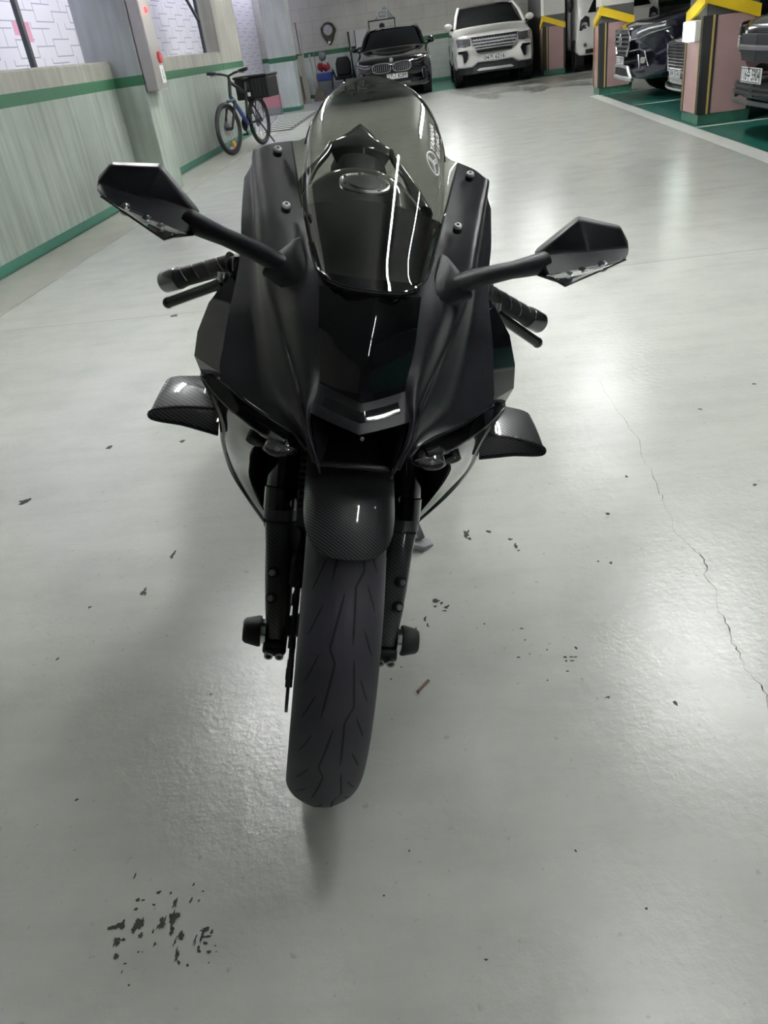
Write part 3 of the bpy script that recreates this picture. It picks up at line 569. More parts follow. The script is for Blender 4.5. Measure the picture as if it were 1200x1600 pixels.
# ------------------------------------------------------------------ cars: x across, y back from the nose, z up
def noseY(x, hw):
    q = min(1.0, abs(x)/hw)
    for (a, ya), (b, yb) in zip(((0, 0), (.55, .02), (.78, .09), (.90, .20), (1.0, .48)), ((.55, .02), (.78, .09), (.90, .20), (1.0, .48), (1.01, .5))):
        if q <= b: return ya+(yb-ya)*(q-a)/(b-a)
    return .48
def car(name, label, loc, rz, p, grp=None):
    t = empty(name, label, 'car', loc, rz, grp)
    hw, L, zb, paint = p['w']/2, p['L'], p['zb'], p['paint']
    zh0, zh1, yc, zr, yr0, yr1, belt = p['zh0'], p['zh1'], p['yc'], p['zr'], p['yr0'], p['yr1'], p['belt']
    b = MB(); rings = []
    st = [(0, .0, zh0-.20, zb+.12), (.015, .0, zh0-.07, zb+.04), (.12, .0, zh0, zb), (.45, 0, zh0+.25*(zh1-zh0), zb), (yc-.15, 0, zh1-.03, zb), (yc+.05, 0, zh1, zb), (2.2, 0, belt, zb), (L-1.0, 0, belt+.02, zb), (L-.3, 0, belt, zb+.04), (L, 0, belt-.12, zb+.15)]
    for i, (y, _, zt, z0) in enumerate(st):
        ring = []
        k = .93 if i in (0, len(st)-1) else 1.0
        half = []
        sh = .86 if y < yc else .90
        for xq, z in ((0, z0), (.55, z0), (.88, z0+.01), (1.0*k, z0+.14), (1.0*k, z0+.5*(zt-z0)), (.985*k, zt-.13), (.93*k, zt-.045), (sh*k*.97, zt-.01), (.5, zt+.012), (0, zt+.018)):
            x = xq*hw; half.append((x, z))
        sec = half+[(-x, z) for x, z in half[::-1][1:-1]]
        ring = [(x, y+(noseY(x, hw)*max(0, 1-y/.6) if y < .6 else 0), z) for x, z in sec]
        rings.append(ring)
    def csm(r):
        n = len(r); o = []
        for i in range(n):
            for k in range(3): o.append(cr(r[i-1], r[i], r[(i+1) % n], r[(i+2) % n], k/3))
        return o
    R2 = [csm(r) for r in rings]; cols = [crline([R2[i][j] for i in range(len(R2))], 3) for j in range(len(R2[0]))]
    b.loft([[cols[j][i] for j in range(len(cols))] for i in range(len(cols[0]))], paint); body = b.build('body', t, angle=70)
    # greenhouse
    bw, tw = p.get('bw', .86)*hw, p.get('tw', .68)*hw
    y0, y1 = yc-.05, L-p.get('rear', .25)
    A = [(-bw, y0+.12, zh1-.01), (0, y0-.04, zh1+.01), (bw, y0+.12, zh1-.01)]
    def sect(q):   # q 0 bottom .. 1 roof edge
        pass
    b = MB()
    gl = []
    for q in [i/6 for i in range(7)]:
        row = []
        for s in [i/8*2-1 for i in range(9)]:
            w_ = bw+(tw-bw)*q; yy = (y0+(yr0-y0)*q)+(.16-.04*q)*s*s*abs(s)**.3; zz = zh1-.01+(zr-.025-zh1)*q+.05*math.sin(q*PI)*(1-s*s)*.6 - .03*s*s*q
            row.append((w_*s, yy, zz))
        gl.append(row)
    b.grid(gl, 'carglass'); b.build('windshield', t)
    for s in (-1, 1):
        b = MB(); g = []
        for q in [i/4 for i in range(5)]:
            row = []
            for k in range(9):
                u = k/8; ya = y0+.16+(yr0+.12-y0-.16)*q; yb = y1+(yr1-y1)*q
                w_ = bw+(tw-bw)*q + .02*math.sin(q*PI)
                row.append((s*w_, ya+(yb-ya)*u, zh1-.01+(zr-.055-zh1)*q+(belt-zh1)*(1-q)*min(1, u*3)))
            g.append(row)
        b.grid(g, 'carglass'); b.build('side_glass', t)
        b = MB(); b.tube([(s*bw, y0+.10, zh1-.02), (s*(bw+tw)/2*1.01, (y0+yr0)/2+.13, (zh1+zr)/2+.01), (s*tw, yr0+.10, zr-.05), (s*tw, (yr0+yr1)/2, zr-.03), (s*tw*.97, yr1, zr-.06), (s*bw*.95, y1, belt)], [.035, .034, .036, .036, .04, .05], p.get('pillar', paint), 8); b.build('roof_rail', t)
        # door mirror
        b = MB(); mx, my, mz = s*(hw+.05), yc+.18, zh1+.06
        b.ell((mx, my, mz), (.095, .06, .07), p.get('mirror', paint), 14, 8); b.tube([(s*hw*.9, my+.03, zh1-.02), (mx, my+.01, mz-.03)], .025, 'black', 8); b.build('door_mirror', t)
    b = MB(); g = []
    for k in range(7):
        u = k/6; y = yr0+(yr1-yr0)*u
        g.append([(tw*s, y+.1*s*s*(1-u), zr+.02*math.sin(PI*u)-.055*s*s-.0) for s in [i/6*2-1 for i in range(7)]])
    b.grid(g, paint); b.build('roof', t)
    b = MB(); b.grid([[(bw*.93*s, y1+.02, belt) for s in (-1, 0, 1)], [(tw*s, yr1, zr-.04) for s in (-1, 0, 1)]], 'carglass'); b.build('rear_glass', t)
    # wheels
    R = p['R']
    for s in (-1, 1):
        for wy in (p['wy'], L-.95):
            cx = s*(hw-.11)
            b = MB(); b.lathe([(-.10, R*.62), (-.105, R*.9), (-.08, R), (.08, R), (.105, R*.9), (.10, R*.62)], (cx, wy, R), 'X', 'rubber', 32)
            w = b.build('wheel', t)
            b = MB(); b.lathe([(s*.09, R*.63), (s*.085, R*.58), (s*.04, R*.54), (s*.05, 0)], (cx, wy, R), 'X', 'darkmetal', 24)
            for k in range(5):
                a = 2*PI*k/5; b.tube([(cx+s*.085, wy, R), (cx+s*.095, wy+R*.6*math.cos(a), R+R*.6*math.sin(a))], [.035, .028], 'steel', 6)
            b.build('rim', w)
            b = MB(); b.lathe([(s*.100, R*1.03), (s*.118, R*1.04), (s*.118, R*1.20), (s*.08, R*1.21)], (cx, wy, R), 'X', 'black', 24, -PI*.5, PI*.5); b.build('wheel_arch', t)
    return t
def fx(t, name, poly, hw, m, depth=.03, out=.012, mirror=True, par=None, bevel=.004, lab=None):
    """flat unit set in the nose, following its curve; poly in (x, z)"""
    for s in ((1, -1) if mirror else (1,)):
        bm = bmesh.new(); bm.faces.new([bm.verts.new((s*x, 0, z)) for x, z in poly])
        xs = [x for x, z in poly]; k = math.ceil((min(xs)+1e-4)/.06)
        while k*.06 < max(xs)-1e-3:
            bmesh.ops.bisect_plane(bm, geom=bm.verts[:]+bm.edges[:]+bm.faces[:], plane_co=(s*k*.06, 0, 0), plane_no=(1, 0, 0)); k += 1
        bm.verts.index_update(); vs = [(v.co.x, noseY(v.co.x, hw)-out, v.co.z) for v in bm.verts]; fs = [[v.index for v in q.verts] for q in bm.faces]
        eb = [[v.index for v in e.verts] for e in bm.edges if len(e.link_faces) == 1]; bm.free()
        b = MB(); n = len(vs); b.add(vs+[(x, y+depth+.10, z) for x, y, z in vs], fs+[[n+q for q in f_] for f_ in fs]+[[e[0], e[1], n+e[1], n+e[0]] for e in eb], m)
        o = b.build(name, par or t, smooth=False, bevel=bevel)
        if lab: o['label'] = lab
    return o
def fline(t, name, pts, hw, r, m, mirror=True, out=.015, closed=False, par=None):
    for s in ((1, -1) if mirror else (1,)):
        b = MB(); pp = list(pts)+([pts[0]] if closed else []); q = []
        for (xa, za), (xc, zc) in zip(pp, pp[1:]):
            k = max(1, int(abs(xc-xa)/.06)); q += [(xa+(xc-xa)*i/k, za+(zc-za)*i/k) for i in range(k)]
        q.append(pp[-1]); q = [(s*x, noseY(x, hw)-out, z) for x, z in q]
        b.tube(q, r, m, 6); o = b.build(name, par or t)
    return o
def number_plate(t, body, x, z, w, h, y, size):
    b = MB(); b.box((x-w/2, y-.012, z-h/2), (x+w/2, y, z+h/2), 'plate'); pl = b.build('number_plate', t, smooth=False, bevel=.003)
    vs, fs = text_mesh(body, size); xs = [v[0] for v in vs]; k = min(1.0, w*.90/(max(xs)-min(xs)))
    b = MB(); b.add([(x+v[0]*k, y-.0135, z+v[1]) for v in vs], fs, 'ink'); b.build('characters', pl, smooth=False)
    b = MB(); e = .006
    for q in ((x-w/2+e, z-h/2+e, x+w/2-e, z-h/2+2*e), (x-w/2+e, z+h/2-2*e, x+w/2-e, z+h/2-e), (x-w/2+e, z-h/2+e, x-w/2+2*e, z+h/2-e), (x+w/2-2*e, z-h/2+e, x+w/2-e, z+h/2-e)):
        b.box((q[0], y-.0132, q[1]), (q[2], y-.012, q[3]), 'ink')
    b.build('border', pl, smooth=False)

# black sedan with twin oval grille
P = dict(w=1.70, L=4.75, zb=.20, zh0=.78, zh1=.97, yc=1.45, zr=1.40, yr0=2.35, yr1=3.5, belt=1.0, R=.335, wy=.80, paint='carblack')
t = car('sedan', 'glossy black sedan with twin chrome grilles parked against the back wall', (-.79, 19.36, 0), 0, P); hw = .85
def rr(cx, cz, a, h, n=20, e=3.2, sk=0):
    o = []
    for i in range(n):
        q = 2*PI*i/n; c, s = math.cos(q), math.sin(q); o.append((cx+a*math.copysign(abs(c)**(2/e), c)+sk*s, cz+h*math.copysign(abs(s)**(2/e), s)))
    return o
fx(t, 'grille', rr(.225, .615, .195, .085, sk=.012), hw, 'deep', .02, .012)
fline(t, 'grille_frame', rr(.225, .615, .20, .09, sk=.012), hw, .014, 'chrome', closed=True, out=.02)
for k in range(8):
    x = .07+.044*k; fline(t, 'grille_bar', [(x, .55), (x+.006, .685)], hw, .008, 'steel', out=.018)
fx(t, 'headlight', [(.46, .635), (.50, .70), (.74, .755), (.76, .70), (.62, .63)], hw, 'lampdark', .02, .010)
fline(t, 'light_strip', [(.48, .645), (.60, .64), (.74, .70)], hw, .010, 'chrome'); fline(t, 'light_strip', [(.50, .695), (.62, .70), (.75, .745)], hw, .009, 'chrome')
fx(t, 'lower_intake', [(0, .28), (0, .36), (.50, .36), (.56, .28)], hw, 'deep', .02, .006)
fline(t, 'vent_frame', rr(.69, .44, .035, .10, 14), hw, .010, 'chrome', closed=True); fx(t, 'vent', rr(.69, .44, .03, .095, 14), hw, 'deep', .01, .008)
b = MB(); b.lathe([(0, .042), (-.012, .040), (-.016, .03), (-.016, 0)], (0, .02, .755), 'Y', 'steel', 24); b.build('bonnet_badge', t)
number_plate(t, '37\ub098 8289', .10, .435, .46, .105, -.012, .10)
for s in (-1, 1): fline(t, 'chrome_sill', [(s*.80, .30), (s*.60, .27)], hw, .01, 'steel', mirror=False)

# white SUV with wide lettering on the hood edge
P = dict(w=1.74, L=4.75, zb=.30, zh0=.99, zh1=1.14, yc=1.30, zr=1.58, yr0=2.25, yr1=4.2, belt=1.14, R=.37, wy=.90, paint='carwhite', mirror='carwhite', tw=.74, bw=.90, rear=.12)
t = car('suv', 'white SUV with wide chrome mesh grille parked beside the black sedan', (1.44, 19.32, 0), 0, P); hw = .87
fx(t, 'grille', [(0, .735), (0, .955), (.50, .955), (.46, .80), (.40, .735)], hw, 'deep', .02, .012, bevel=.01)
for z in (.775, .835, .89): fline(t, 'grille_bar', [(-.46+.4*(.9-z)*0, z), (0, z), (.46, z)], hw, .018, 'silver', mirror=False, out=.02)
for k in range(15):
    x = -.44+.063*k
    fline(t, 'grille_link', [(x, .79), (x+.032, .86), (x, .93)], hw, .008, 'chrome', mirror=False, out=.024)
fline(t, 'grille_frame', [(.50, .955), (.46, .79), (.40, .728), (0, .728)], hw, .013, 'silver', out=.022)
fx(t, 'headlight', [(.50, .80), (.51, .955), (.76, .965), (.80, .93), (.78, .80), (.62, .785)], hw, 'lampglass', .02, .014, bevel=.01)
fline(t, 'light_strip', [(.52, .945), (.75, .955)], hw, .012, 'white'); fline(t, 'light_tube', [(.54, .82), (.74, .82)], hw, .012, 'chrome')
fx(t, 'fog_recess', [(.56, .655), (.60, .72), (.78, .715), (.775, .675), (.68, .665), (.665, .50), (.62, .50)], hw, 'deep', .02, .010)
fx(t, 'fog_recess', [(0, .655), (0, .70), (.40, .70), (.36, .655)], hw, 'deep', .02, .008)
fx(t, 'lower_bumper', [(0, .28), (0, .47), (.36, .48), (.48, .40), (.84, .40), (.84, .30), (.60, .26)], hw, 'black', .04, .014, bevel=.012)
fline(t, 'bumper_trim', [(.80, .41), (.50, .41), (.38, .49), (0, .48)], hw, .013, 'silver', out=.03)
fx(t, 'skid_plate', [(0, .315), (0, .365), (.34, .365), (.40, .33), (.36, .315)], hw, 'silver', .02, .03)
number_plate(t, '04\uac70 6216', -.01, .545, .50, .115, -.016, .105)
vs, fs = text_mesh('EXPLORER', .075); b = MB(); b.add([(x*1.5, .10-y*.2+.02, .992+y*.05+.035) for x, y, z in vs], fs, 'steel'); b.build('hood_lettering', t, smooth=False)

# navy SUV nosing out of the second bay on the right
P = dict(w=1.66, L=4.5, zb=.26, zh0=.90, zh1=1.04, yc=1.15, zr=1.52, yr0=1.95, yr1=3.8, belt=1.05, R=.345, wy=.80, paint='carnavy', tw=.72)
t = car('suv', 'dark navy SUV nosing out between the two mauve padded columns', (2.70, 12.62, 0), -PI/2, P); hw = .83
fx(t, 'grille', [(0, .56), (0, .83), (.40, .82), (.43, .72), (.30, .56)], hw, 'deep', .02, .014, bevel=.01)
for z in (.60, .655, .71, .765, .81): fline(t, 'grille_bar', [(0, z), (.30 if z < .62 else .40, z)], hw, .013, 'steel', out=.024)
fline(t, 'grille_frame', [(0, .55), (.31, .55), (.45, .72), (.42, .84), (0, .85)], hw, .018, 'chrome', out=.022)
b = MB(); b.lathe([(-.02, .075), (-.032, .06), (-.02, .05)], (0, -.01, .73), 'Y', 'chrome', 24); b.box((-.03, -.04, .70), (-.015, -.03, .76), 'chrome'); b.box((.015, -.04, .70), (.03, -.03, .76), 'chrome'); b.box((-.02, -.04, .724), (.02, -.03, .738), 'chrome'); b.build('grille_badge', t)
fx(t, 'headlight', [(.46, .74), (.46, .83), (.60, .86), (.80, .90), (.81, .83), (.66, .75)], hw, 'lampglass', .02, .014, bevel=.008)
fline(t, 'light_strip', [(.47, .735), (.66, .745), (.82, .83)], hw, .013, 'chrome'); fline(t, 'light_strip', [(.60, .80), (.80, .86)], hw, .012, 'white')
fline(t, 'fog_frame', [(.42, .60), (.66, .62), (.70, .60), (.74, .42), (.66, .40), (.63, .56)], hw, .010, 'chrome')
fx(t, 'fog_recess', [(.65, .58), (.69, .58), (.73, .43), (.67, .42)], hw, 'deep', .02, .012); fx(t, 'fog_lamp', rr(.685, .49, .022, .04, 10), hw, 'chrome', .01, .016)
fx(t, 'lower_bumper', [(0, .30), (0, .40), (.34, .40), (.44, .30)], hw, 'deep', .02, .016)
fline(t, 'skid_trim', [(.52, .27), (.38, .41), (0, .42)], hw, .022, 'silver', out=.02); fline(t, 'skid_trim', [(.52, .27), (.40, .27), (0, .27)], hw, .028, 'silver', out=.012)
number_plate(t, '62\ub85c 3817', 0, .485, .44, .10, -.026, .09)

# silver-grilled car mostly hidden by the nearest column
M['cargrey'] = mat('graphite_car_paint', (.05, .05, .055), .1, .4, coat=1.0)
P = dict(w=1.64, L=4.3, zb=.22, zh0=.74, zh1=.92, yc=1.2, zr=1.36, yr0=2.0, yr1=3.2, belt=.95, R=.32, wy=.80, paint='cargrey')
t = car('sedan', 'graphite sedan mostly hidden behind the nearest mauve padded column', (2.86, 10.42, 0), -PI/2, P); hw = .82
fx(t, 'grille', [(0, .42), (0, .68), (.44, .68), (.34, .42)], hw, 'deep', .02, .012, bevel=.01)
for k in range(8): fline(t, 'grille_bar', [(0, .44+.032*k), (.36+.01*k, .44+.032*k)], hw, .009, 'chrome', out=.02)
fline(t, 'grille_frame', [(0, .41), (.34, .41), (.46, .69), (0, .70)], hw, .016, 'chrome', out=.022)
fx(t, 'headlight', [(.50, .60), (.50, .69), (.76, .72), (.74, .62)], hw, 'lampglass', .02, .014)
fline(t, 'bumper_trim', [(.62, .26), (.30, .23), (0, .23)], hw, .022, 'chrome')
number_plate(t, '38\ub450 5174', 0, .39, .44, .10, -.022, .09)

M['cardull'] = mat('dull_black_car_paint', (.004, .004, .005), .14, spec=.25)
# dark car at the right edge
P = dict(w=1.68, L=4.4, zb=.30, zh0=.90, zh1=1.02, yc=1.15, zr=1.50, yr0=1.9, yr1=3.8, belt=1.05, R=.34, wy=.80, paint='cardull', tw=.72)
t = car('suv', 'black car with white number plate at the right edge beside the nearest column', (2.70, 7.52, 0), -PI/2, P); hw = .84
fx(t, 'headlight', [(.50, .66), (.46, .76), (.60, .84), (.79, .86), (.80, .76), (.68, .66)], hw, 'lampglass', .02, .016, bevel=.012)
fline(t, 'light_strip', [(.46, .78), (.60, .86), (.80, .875)], hw, .013, 'chrome'); fline(t, 'light_ring', rr(.62, .745, .055, .055, 14, 2), hw, .012, 'chrome', closed=True, out=.02)
fx(t, 'grille', [(0, .60), (0, .80), (.42, .80), (.44, .70), (.36, .60)], hw, 'deep', .02, .012)
fline(t, 'grille_bar', [(0, .70), (.42, .70)], hw, .02, 'steel')
fx(t, 'lower_grille', [(0, .34), (0, .44), (.50, .44), (.58, .34)], hw, 'deep', .02, .014)
for z in (.37, .41): fline(t, 'grille_slat', [(0, z), (.50, z)], hw, .010, 'black', out=.022)
fline(t, 'bumper_lip', [(0, .295), (.45, .295), (.80, .32)], hw, .02, 'darkmetal')
fx(t, 'bracket', [(-.05, .34), (-.05, .47), (.05, .47), (.05, .34)], hw, 'black', .02, .02, mirror=False)
number_plate(t, '116\uc8fc 5904', .0, .505, .46, .115, -.024, .115)

# white light truck behind the columns
t = empty('van', 'white light van standing in the dark behind the far columns', 'van', (4.08, 19.45, 0))
b = MB(); rings = []
for y, zt, z0, s in ((0, .78, .36, .96), (.02, 1.05, .33, 1.0), (.30, 1.62, .33, .99), (.55, 1.90, .33, .93), (4.2, 1.92, .33, .93)):
    half = [(0, z0), (.80*s, z0), (.86*s, z0+.06), (.865*s, (z0+zt)/2), (.84*s, zt-.08), (.72*s, zt), (0, zt+.02)]
    rings.append([(x, y+.10*(abs(x)/.86)**3*max(0, 1-y), z) for x, z in half+[(-x, z) for x, z in half[::-1][1:-1]]])
b.loft(rings, 'vanwhite'); b.build('body', t, bevel=.03, angle=50)
b = MB(); b.grid([[(x*(.76-.06*q), .035+.27*q+.10*abs(x)**3-.012, 1.10+.50*q) for x in (-1, -.6, -.2, .2, .6, 1)] for q in (0, .5, 1)], 'carglass'); b.build('windshield', t)
for s in (-1, 1):
    b = MB(); a = [(s*x, .085-.005 if x > .7 else .05, z) for x, z in ((.60, .80), (.62, 1.02), (.70, 1.06), (.80, .98), (.82, .80), (.74, .76))]
    b.prism(a, (0, .06, 0), 'lampdark'); hl = b.build('headlight', t, bevel=.01)
    b = MB(); b.lathe([(.0, .07), (-.03, .06), (-.02, .02), (-.02, 0)], (s*.71, .07, .88), 'Y', 'chrome', 20); b.build('reflector', hl)
    b = MB(); b.ell((s*.98, .25, 1.30), (.07, .05, .16), 'black', 12, 8); b.tube([(s*.80, .35, 1.40), (s*.98, .25, 1.40)], .015, 'black', 6); b.build('door_mirror', t)
    for wy in (.75, 3.3):
        b = MB(); b.lathe([(-.09, .2), (-.09, .31), (.09, .31), (.09, .2)], (s*.74, wy, .31), 'X', 'rubber', 24); w = b.build('wheel', t)
    b = MB(); b.lathe([(0, .035), (-.02, .03), (-.022, 0)], (s*.70, .06, .52), 'Y', 'steel', 14); b.build('fog_lamp', t)
b = MB(); b.box((-.7, -.01, .36), (.7, .05, .44), 'black'); b.build('bumper', t, smooth=False, bevel=.02)

# ------------------------------------------------------------------ bicycle against the left wall
F, Rr = Vector((-2.855, 11.92, .335)), Vector((-2.60, 12.92, .335))
t = empty('bicycle', 'dark mountain bicycle with black crate on its rack by the left wall', 'bicycle', (0, 0, 0))
ax = (Rr-F).normalized(); side = Vector((ax.y, -ax.x, 0))   # side: to the right of travel-back axis
def bp(s, z, x=0.0): return tuple(F+ax*s+side*x+Vector((0, 0, z-.335)))
def wheel(c, d, lab):
    d = d.normalized(); sd = Vector((d.y, -d.x, 0))
    def ring(r, rt, m, b, n=40):
        pts = [c+d*r*math.cos(2*PI*k/n)+Vector((0, 0, r*math.sin(2*PI*k/n))) for k in range(n)]
        rings = []
        for k in range(n+1):
            a = 2*PI*k/n; e = d*math.cos(a)+Vector((0, 0, math.sin(a)))
            rings.append([c+e*(r+rt*math.cos(q))+sd*rt*math.sin(q) for q in [2*PI*j/10 for j in range(10)]])
        b.loft(rings, m, caps=False)
    b = MB(); ring(.308, .029, 'rubber', b); w = b.build('wheel', t)
    b = MB(); ring(.272, .012, 'darkmetal', b); b.build('rim', w)
    b = MB()
    for k in range(20):
        a = 2*PI*k/20; e = d*math.cos(a)+Vector((0, 0, math.sin(a))); b.tube([c+sd*(.025 if k % 2 else -.025), c+e*.27], .0022, 'steel', 5)
    b.build('spokes', w)
    b = MB(); b.cyl(c-sd*.05, c+sd*.05, .022, 'darkmetal', 12); b.build('hub', w)
    b = MB(); b.cyl(c-sd*.032, c-sd*.028, .085, 'steel', 24); b.build('brake_disc', w)
    return w
fd = (ax + side*.04).normalized()
wf = wheel(F, fd, ''); wheel(Rr, ax, '')
b = MB(); b.ell(tuple(F+fd*.06+Vector((0, 0, -.20))), (.03, .03, .045), 'orange', 10, 6); b.build('reflector', wf)['label'] = 'amber wheel reflector'
b = MB()
HT, HB, BBk, ST = bp(.30, .90), bp(.24, .72), bp(.62, .33), bp(.74, .72)
b.tube([HB, bp(.45, .52), BBk], [.028, .03, .028], 'bikeblue', 10); b.tube([HT, ST], .022, 'black', 10); b.tube([BBk, ST], .019, 'black', 10); b.tube([HT, HB], .024, 'black', 10)
for s in (-.05, .05): b.tube([BBk, bp(1.032, .335, s)], .011, 'black', 8); b.tube([ST, bp(1.032, .335, s)], .010, 'black', 8)
b.build('frame', t)
b = MB(); sd2 = Vector((fd.y, -fd.x, 0))
for s in (-.06, .06):
    b.tube([Vector(HB)+sd2*s+Vector((0, 0, -.06)), F+sd2*s], [.020, .016], 'black', 10)
b.tube([Vector(HB)-sd2*.07+Vector((0, 0, -.05)), Vector(HB)+sd2*.07+Vector((0, 0, -.05))], .02, 'steel', 8); b.build('front_fork', t)
b = MB(); hc = Vector(HT)+Vector((0, 0, .07)); b.tube([HT, hc], .02, 'black', 8)
b.tube([hc-sd2*.31+Vector((0, -.02, .06)), hc-sd2*.1+Vector((0, 0, .03)), hc, hc+sd2*.1+Vector((0, 0, .03)), hc+sd2*.31+Vector((0, -.02, .06))], .015, 'black', 8); hb = b.build('handlebar', t)
for s in (-1, 1):
    b = MB(); b.tube([hc+sd2*s*.19+Vector((0, -.01, .045)), hc+sd2*s*.32+Vector((0, -.02, .06))], .022, 'rubber', 10); b.build('grip', hb)
    b = MB(); b.tube([hc+sd2*s*.17+Vector((0, -.03, .03)), hc+sd2*s*.27+Vector((0, -.07, .02))], .008, 'steel', 6); b.build('brake_lever', hb)
b = MB(); b.tube([ST, bp(.78, .86)], .015, 'darkmetal', 8); b.build('seat_post', t)
b = MB(); b.loft([[bp(s, .88+dz, x) for s, x, dz in ((.62, 0, 0), (.72, .035, .005), (.88, .075, .0), (.90, 0, .01), (.88, -.075, 0), (.72, -.035, .005))], [bp(s, .915+dz, x*.8) for s, x, dz in ((.62, 0, 0), (.72, .035, .005), (.88, .075, .01), (.90, 0, .02), (.88, -.075, .01), (.72, -.035, .005))]], 'black'); b.build('saddle', t, subsurf=1)
b = MB(); b.cyl(bp(.62, .33, -.05), bp(.62, .33, -.056), .09, 'darkmetal', 24); b.tube([bp(.62, .33, -.07), bp(.70, .19, -.07)], .012, 'darkmetal', 8); b.tube([bp(.62, .33, .07), bp(.54, .47, .07)], .012, 'darkmetal', 8); b.build('crankset', t)
for s, q in ((.70, -.10), (.54, .10)):
    b = MB(); z = .19 if q < 0 else .47; c0 = Vector(bp(s, z, q)); b.box((c0.x-.045, c0.y-.03, c0.z-.012), (c0.x+.045, c0.y+.03, c0.z+.012), 'black'); b.build('pedal', t, smooth=False)
b = MB(); b.tube([bp(.88, .34, .06), bp(1.0, .02, .20)], .011, 'black', 8); b.build('kickstand', t)
b = MB()
for s in (-.06, .06): b.tube([ST, bp(.86, .62, s), bp(1.2, .62, s)], .008, 'darkmetal', 6)
b.tube([bp(1.15, .62, .06), bp(1.04, .34, .06)], .008, 'darkmetal', 6); b.tube([bp(1.15, .62, -.06), bp(1.04, .34, -.06)], .008, 'darkmetal', 6); b.build('rear_rack', t)
cr_ = Matrix.Translation(Vector(bp(1.02, .63, .06))) @ Matrix.Rotation(math.atan2(ax.y, ax.x)-PI/2, 4, 'Z')
def cb(a, c, m, name, bev=.015):
    b = MB(); b.box(a, c, m); b.v = [tuple(cr_ @ Vector(v)) for v in b.v]; return b.build(name, t, smooth=False, bevel=bev)
cr0 = cb((-.27, -.17, 0), (.25, .22, .27), 'black', 'rear_crate'); cb((-.285, -.185, .27), (.265, .235, .305), 'black', 'crate_lid')
for k in range(5):
    b = MB(); x = -.05+.06*k; b.box((x, -.180, .02), (x+.018, -.171, .25), 'darkmetal'); b.v = [tuple(cr_ @ Vector(v)) for v in b.v]; b.build('crate_strap', cr0, smooth=False)
b = MB(); b.box((-.02, -.012, -.025), (.02, .0, .025), 'plate'); b.v = [tuple(Vector(bp(.80, .70, .03))+Vector(v)+Vector((0, -.03, 0))) for v in b.v]; b.build('seat_reflector', t, smooth=False)['label'] = 'small white reflector'

# ------------------------------------------------------------------ motorcycle: x across, y back, z up in the machine's own frame
head, lean = math.radians(-5.15), math.radians(14.03)
bk = Vector((math.sin(head), math.cos(head), 0)); sd = Vector((math.cos(head), -math.sin(head), 0))
upv = Vector((0, 0, 1))*math.cos(lean)+sd*math.sin(lean); lat = bk.cross(upv)
moto = empty('motorcycle', 'satin black sport motorcycle with smoked screen leaning on its side stand', 'motorcycle')
mm = Matrix((lat, bk, upv)).transposed().to_4x4(); mm.translation = (-.3093, 1.0079, .003); moto.matrix_world = mm
T = moto

def both(fn):
    for s in (1, -1): fn(s)
def sx_(p, s): return (p[0]*s, p[1], p[2])
def sg(g, s): return [[sx_(p, s) for p in r] for r in g]

M['sidegloss'] = mat('gloss_black_side_paint', (.003, .003, .004), .07, spec=.22, bump=.004, bscale=60)
M['dash'] = mat('black_dash', (.003, .003, .0035), .55, spec=.12)
M['bright'] = mat('bright_screw_head', (.55, .55, .57), .35, .35)
# ---- front wheel
AX = (0, 0, .300)
def tprof(n=24):
    """tyre section: (across, radius)"""
    pts = [(.040, .222), (.050, .236), (.0565, .2515), (.0575, .262), (.0525, .274), (.043, .2845), (.030, .2925), (.015, .2985), (0, .300)]
    full = [(-x, r) for x, r in pts]+[(x, r) for x, r in pts[::-1][1:]]
    return crline(full, 3)
TP = tprof()
b = MB(); b.lathe(TP, AX, 'X', 'tyre', 96)
def tr(x):   # tyre radius at x (crown)
    x = max(-.0565, min(.0565, x))
    best = min((q for q in TP if q[1] > .262), key=lambda q: abs(q[0]-x)); lo = [q for q in TP if q[1] > .262]
    for (xa, ra), (xb, rb) in zip(lo, lo[1:]):
        if (xa-x)*(xb-x) <= 0: return ra+(rb-ra)*(x-xa)/((xb-xa) or 1)
    return best[1]
def ton(x, a, o=.0006):   # point on the tread, a in degrees from the bottom towards the front
    r = tr(x)+o; return (x, -r*math.sin(math.radians(a)), .3-r*math.cos(math.radians(a)))
def groove(pts, w):
    q = []
    for (x0, a0), (x1, a1) in zip(pts, pts[1:]):
        for k in range(5): q.append((x0+(x1-x0)*k/5, a0+(a1-a0)*k/5))
    q.append(pts[-1]); L = []; R = []
    for i, (x, a) in enumerate(q):
        xa, aa = q[max(i-1, 0)]; xb, ab = q[min(i+1, len(q)-1)]; d = Vector((xb-xa, (ab-aa)*.0052)).normalized()
        ww = w*(.35 if i in (0, len(q)-1) else 1)
        L.append(ton(x-d.y*ww/2, a+d.x*ww/2/.0052)); R.append(ton(x+d.y*ww/2, a-d.x*ww/2/.0052))
    k = len(q); b.add(L+R, [(i, i+1, k+i+1, k+i) for i in range(k-1)], 'groove')
for k in range(10):
    o = 36*k-2
    groove([(.0185, o+13.5), (.0245, o+.5), (.0140, o-4), (.0155, o-19)], .0032)
    groove([(-.0005, o+30), (-.0145, o+16), (-.0065, o+12), (-.0185, o-3)], .0032)
    for d in (0, 13, 25):
        groove([(.030, o+d+8), (.043, o+d+1)], .0024); groove([(-.028, o+d+14), (-.044, o+d+6)], .0022)
b.build('front_tyre', T)
b = MB(); b.lathe([(-.045, .226), (-.048, .218), (-.040, .205), (-.015, .196), (.015, .196), (.040, .205), (.048, .218), (.045, .226)], AX, 'X', 'gloss', 64)
